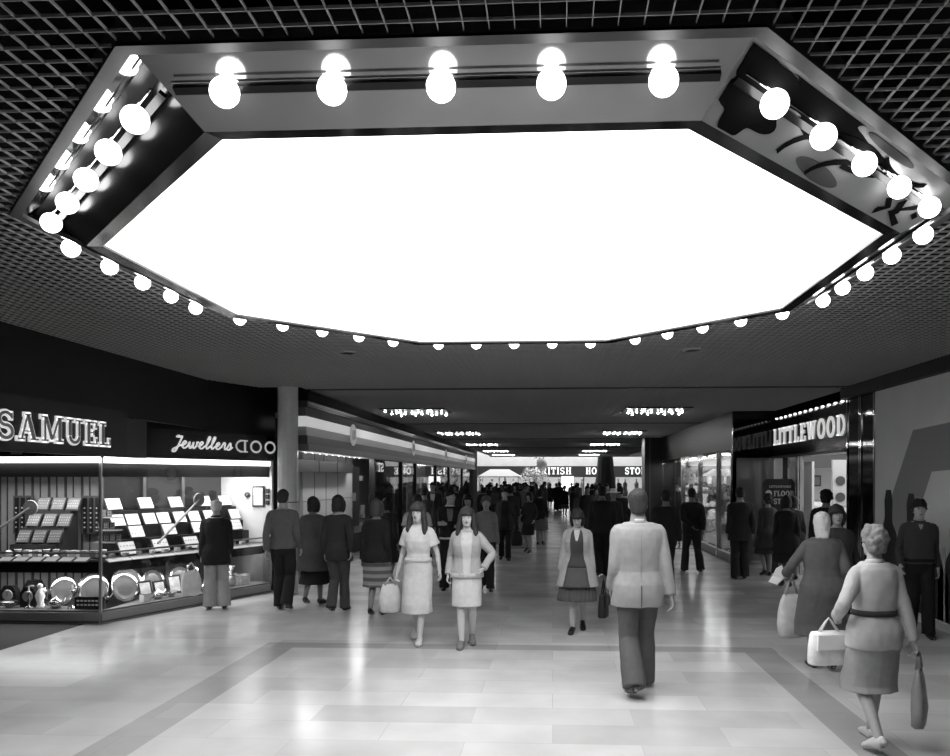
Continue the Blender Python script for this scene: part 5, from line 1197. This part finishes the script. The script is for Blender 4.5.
# ------------------------------------------------------------------ far hall
bs = thing('shop_sign', 'dark fascia with pale slab letters BRITISH HOME STORES across the far end of the mall', 'sign', (2, 62, 2.05))
MB().box(-11.9, 61.9, 2.06, 11.9, 62.5, 2.98).build('sign_board', G(48, .4), bs)
lettering('BRITISH', bs, (-1.46, 61.9, 2.30), (1, 0, 0), (0, 0, 1), (0, -1, 0), .56, .05, G(235, .5, emit=.5), gap=.10, xs=.98)
lettering('HOME', bs, (2.75, 61.9, 2.30), (1, 0, 0), (0, 0, 1), (0, -1, 0), .56, .05, G(235, .5, emit=.5), gap=.10, xs=.85)
lettering('STORES', bs, (6.0, 61.9, 2.30), (1, 0, 0), (0, 0, 1), (0, -1, 0), .56, .05, G(235, .5, emit=.5), gap=.10, xs=.85)
fw = struct(bpy.data.objects.new('window_20', None)); fw.location = (0, 62.2, 0); C.objects.link(fw)
MB().box(-11.9, 62.2, .2, 11.9, 62.22, 2.06).build('pane', GLASS, fw)
mb = MB(); [mb.box(x - .05, 62.12, 0, x + .05, 62.28, 2.06) for x in (-9, -6.5, -4, -1.4, 1.0, 2.6, 5.2, 7.8, 10.4)]; mb.build('mullion', G(70, .4), fw)
for i in range(16):
    x = -6 + i * .95 + rnd.uniform(-.2, .2)
    o = thing('window_mannequin', '%s dressed mannequin from the left behind the far shop windows' % (ORD + ['fifteenth', 'sixteenth'])[i], 'mannequin', (x, 63.3, .3), 'mannequins in the far shop windows')
    MB().lathe([(.22, 0), (.25, .3), (.16, .7), (.2, 1.05), (.08, 1.2), (.05, 1.28)], (x, 63.3, .45), 12).build('dress', G(rnd.choice((60, 90, 150, 210)), .7), o, smooth=True)
    MB().ell((x, 63.3, 1.85), (.09, .1, .13), 10, 8).build('head', G(150, .6), o, smooth=True)
    MB().box(x - .3, 63.0, .0, x + .3, 63.6, .45).build('plinth', G(120, .6), o)
ld = thing('lit_panel', 'bright white lit door panel under the far shop sign', 'panel', (1.35, 62.1, 0))
MB().box(.72, 61.7, .9, 1.75, 61.85, 2.12).build('panel', G(240, .6, emit=1.3), ld)
MB().box(.72, 61.68, 1.45, 1.75, 61.7, 1.52).build('bar', G(80), ld); MB().box(.7, 61.7, 0, .76, 61.85, 2.12).build('post', G(90), ld); MB().box(1.71, 61.7, 0, 1.77, 61.85, 2.12).build('post', G(90), ld)
area('far_shop_lamp', (1, 64.2, 2.9), (0, 0, 0), 18, 2, 380)
# kiosk with a white canopy
kk = thing('kiosk', 'small kiosk with a pale hipped canopy at the far end of the mall', 'kiosk', (-3.6, 52.5, 0))
MB().add([(-5.2, 51.3, 2.10), (-2.25, 51.3, 2.10), (-2.25, 53.9, 2.10), (-5.2, 53.9, 2.10), (-4.4, 52.2, 2.60), (-3.1, 52.2, 2.60), (-3.1, 53.0, 2.60), (-4.4, 53.0, 2.60)],
         [(3, 2, 1, 0), (4, 5, 6, 7), (0, 1, 5, 4), (1, 2, 6, 5), (2, 3, 7, 6), (3, 0, 4, 7)]).build('canopy_roof', G(205, .6), kk)
for x, y in ((-5.1, 51.4), (-2.35, 51.4), (-5.1, 53.8), (-2.35, 53.8), (-3.7, 51.4)): MB().cyl((x, y, 0), (x, y, 2.1), .035, 8).build('post', G(205, .4), kk)
MB().box(-5.0, 51.6, 0, -2.45, 53.7, .95).build('counter', G(150, .6), kk); MB().box(-5.05, 51.5, .95, -2.4, 53.75, 1.0).build('counter_top', G(210, .5), kk)
# indoor tree in a planter, hanging globe
tr = thing('indoor_tree', 'pale leafy indoor tree in a planter before the far shop sign', 'tree', (-1.35, 56, 0))
MB().lathe([(.5, 0), (.62, .55), (.55, .55), (.5, .45), (0, .45)], (-1.35, 56, 0), 18).build('planter', G(120, .6), tr)
MB().tube([(-1.35, 56, .45), (-1.3, 56, 1.2), (-1.38, 56, 1.9)], [.06, .045, .03], 8).build('trunk', G(60, .8), tr)
mb = MB()
for i in range(1000):
    a, r = rnd.uniform(0, 2 * PI), rnd.random() ** .5; z = rnd.uniform(-.55, .75)
    p = V((-1.35 + math.cos(a) * r * 1.2 * (1 - abs(z) * .5), 56 + math.sin(a) * r * 1.0, 1.95 + z)); d = V((rnd.uniform(-1, 1), rnd.uniform(-1, 1), rnd.uniform(-.8, .6))).normalized(); s = frame(d)[0]
    mb.add([p, p + d * .12 + s * .045, p + d * .26, p + d * .12 - s * .045], [(0, 1, 2, 3)])
mb.build('foliage', G(185, .6, var=.3, scale=3), tr)
hg = thing('hanging_globe', 'pale globe ornament with a dark cap hanging above the far indoor tree', 'ornament', (-.75, 51.5, 2.5))
MB().ell((-.75, 51.5, 2.95), (.36, .36, .46), 16, 10).build('globe', G(200, .5, var=.3, scale=4), hg, smooth=True)
mb = MB()
for i in range(60):
    a = rnd.uniform(0, 2 * PI); p = V((-.95 + .35 * math.cos(a) * rnd.random(), 51.4, 3.1 + .35 * rnd.uniform(-1, 1))); d = V((rnd.uniform(-1, 1), -.2, rnd.uniform(-1, 1))).normalized(); s = frame(d)[0]
    mb.add([p, p + d * .1 + s * .05, p + d * .2, p + d * .1 - s * .05], [(0, 1, 2, 3)])
mb.build('leaf_spray', G(75, .6), hg); MB().cyl((-.75, 51.5, 3.4), (-.75, 51.5, 9), .01, 5).build('cord', G(60), hg)
tp = thing('tapered_pillar', 'dark tapered pillar standing before the far shop sign', 'pillar', (3.65, 51.5, 0))
MB().lathe([(.86, 0), (.82, .3), (.5, 3.6), (.45, 5)], (3.65, 51.5, 0), 12).build('shaft', G(26, .6, var=.2, scale=6), tp)
MB().lathe([(.95, 0), (.95, .2), (.86, .2)], (3.65, 51.5, 0), 12).build('plinth', G(60, .5), tp)

# ================================================================== light, world, camera
w = bpy.data.worlds.new('world'); bpy.context.scene.world = w; w.use_nodes = True
w.node_tree.nodes['Background'].inputs[0].default_value = (.02, .02, .02, 1)
cam = bpy.data.cameras.new('camera'); co = bpy.data.objects.new('camera', cam); C.objects.link(co)
f = 741.6; cam.sensor_width = 36; cam.lens = f / 950 * 36
cam.shift_x = (475 - 516.27) / 950; cam.shift_y = (478.45 - 378) / 950
co.location = (0, 0, 1.95); co.rotation_euler = (R(90), 0, .0489); cam.clip_end = 200
sc = bpy.context.scene; sc.camera = co
sc.view_settings.view_transform = 'Standard'; sc.view_settings.look = 'None'; sc.view_settings.exposure = 0.5; sc.view_settings.gamma = 1
sc.view_settings.use_curve_mapping = False
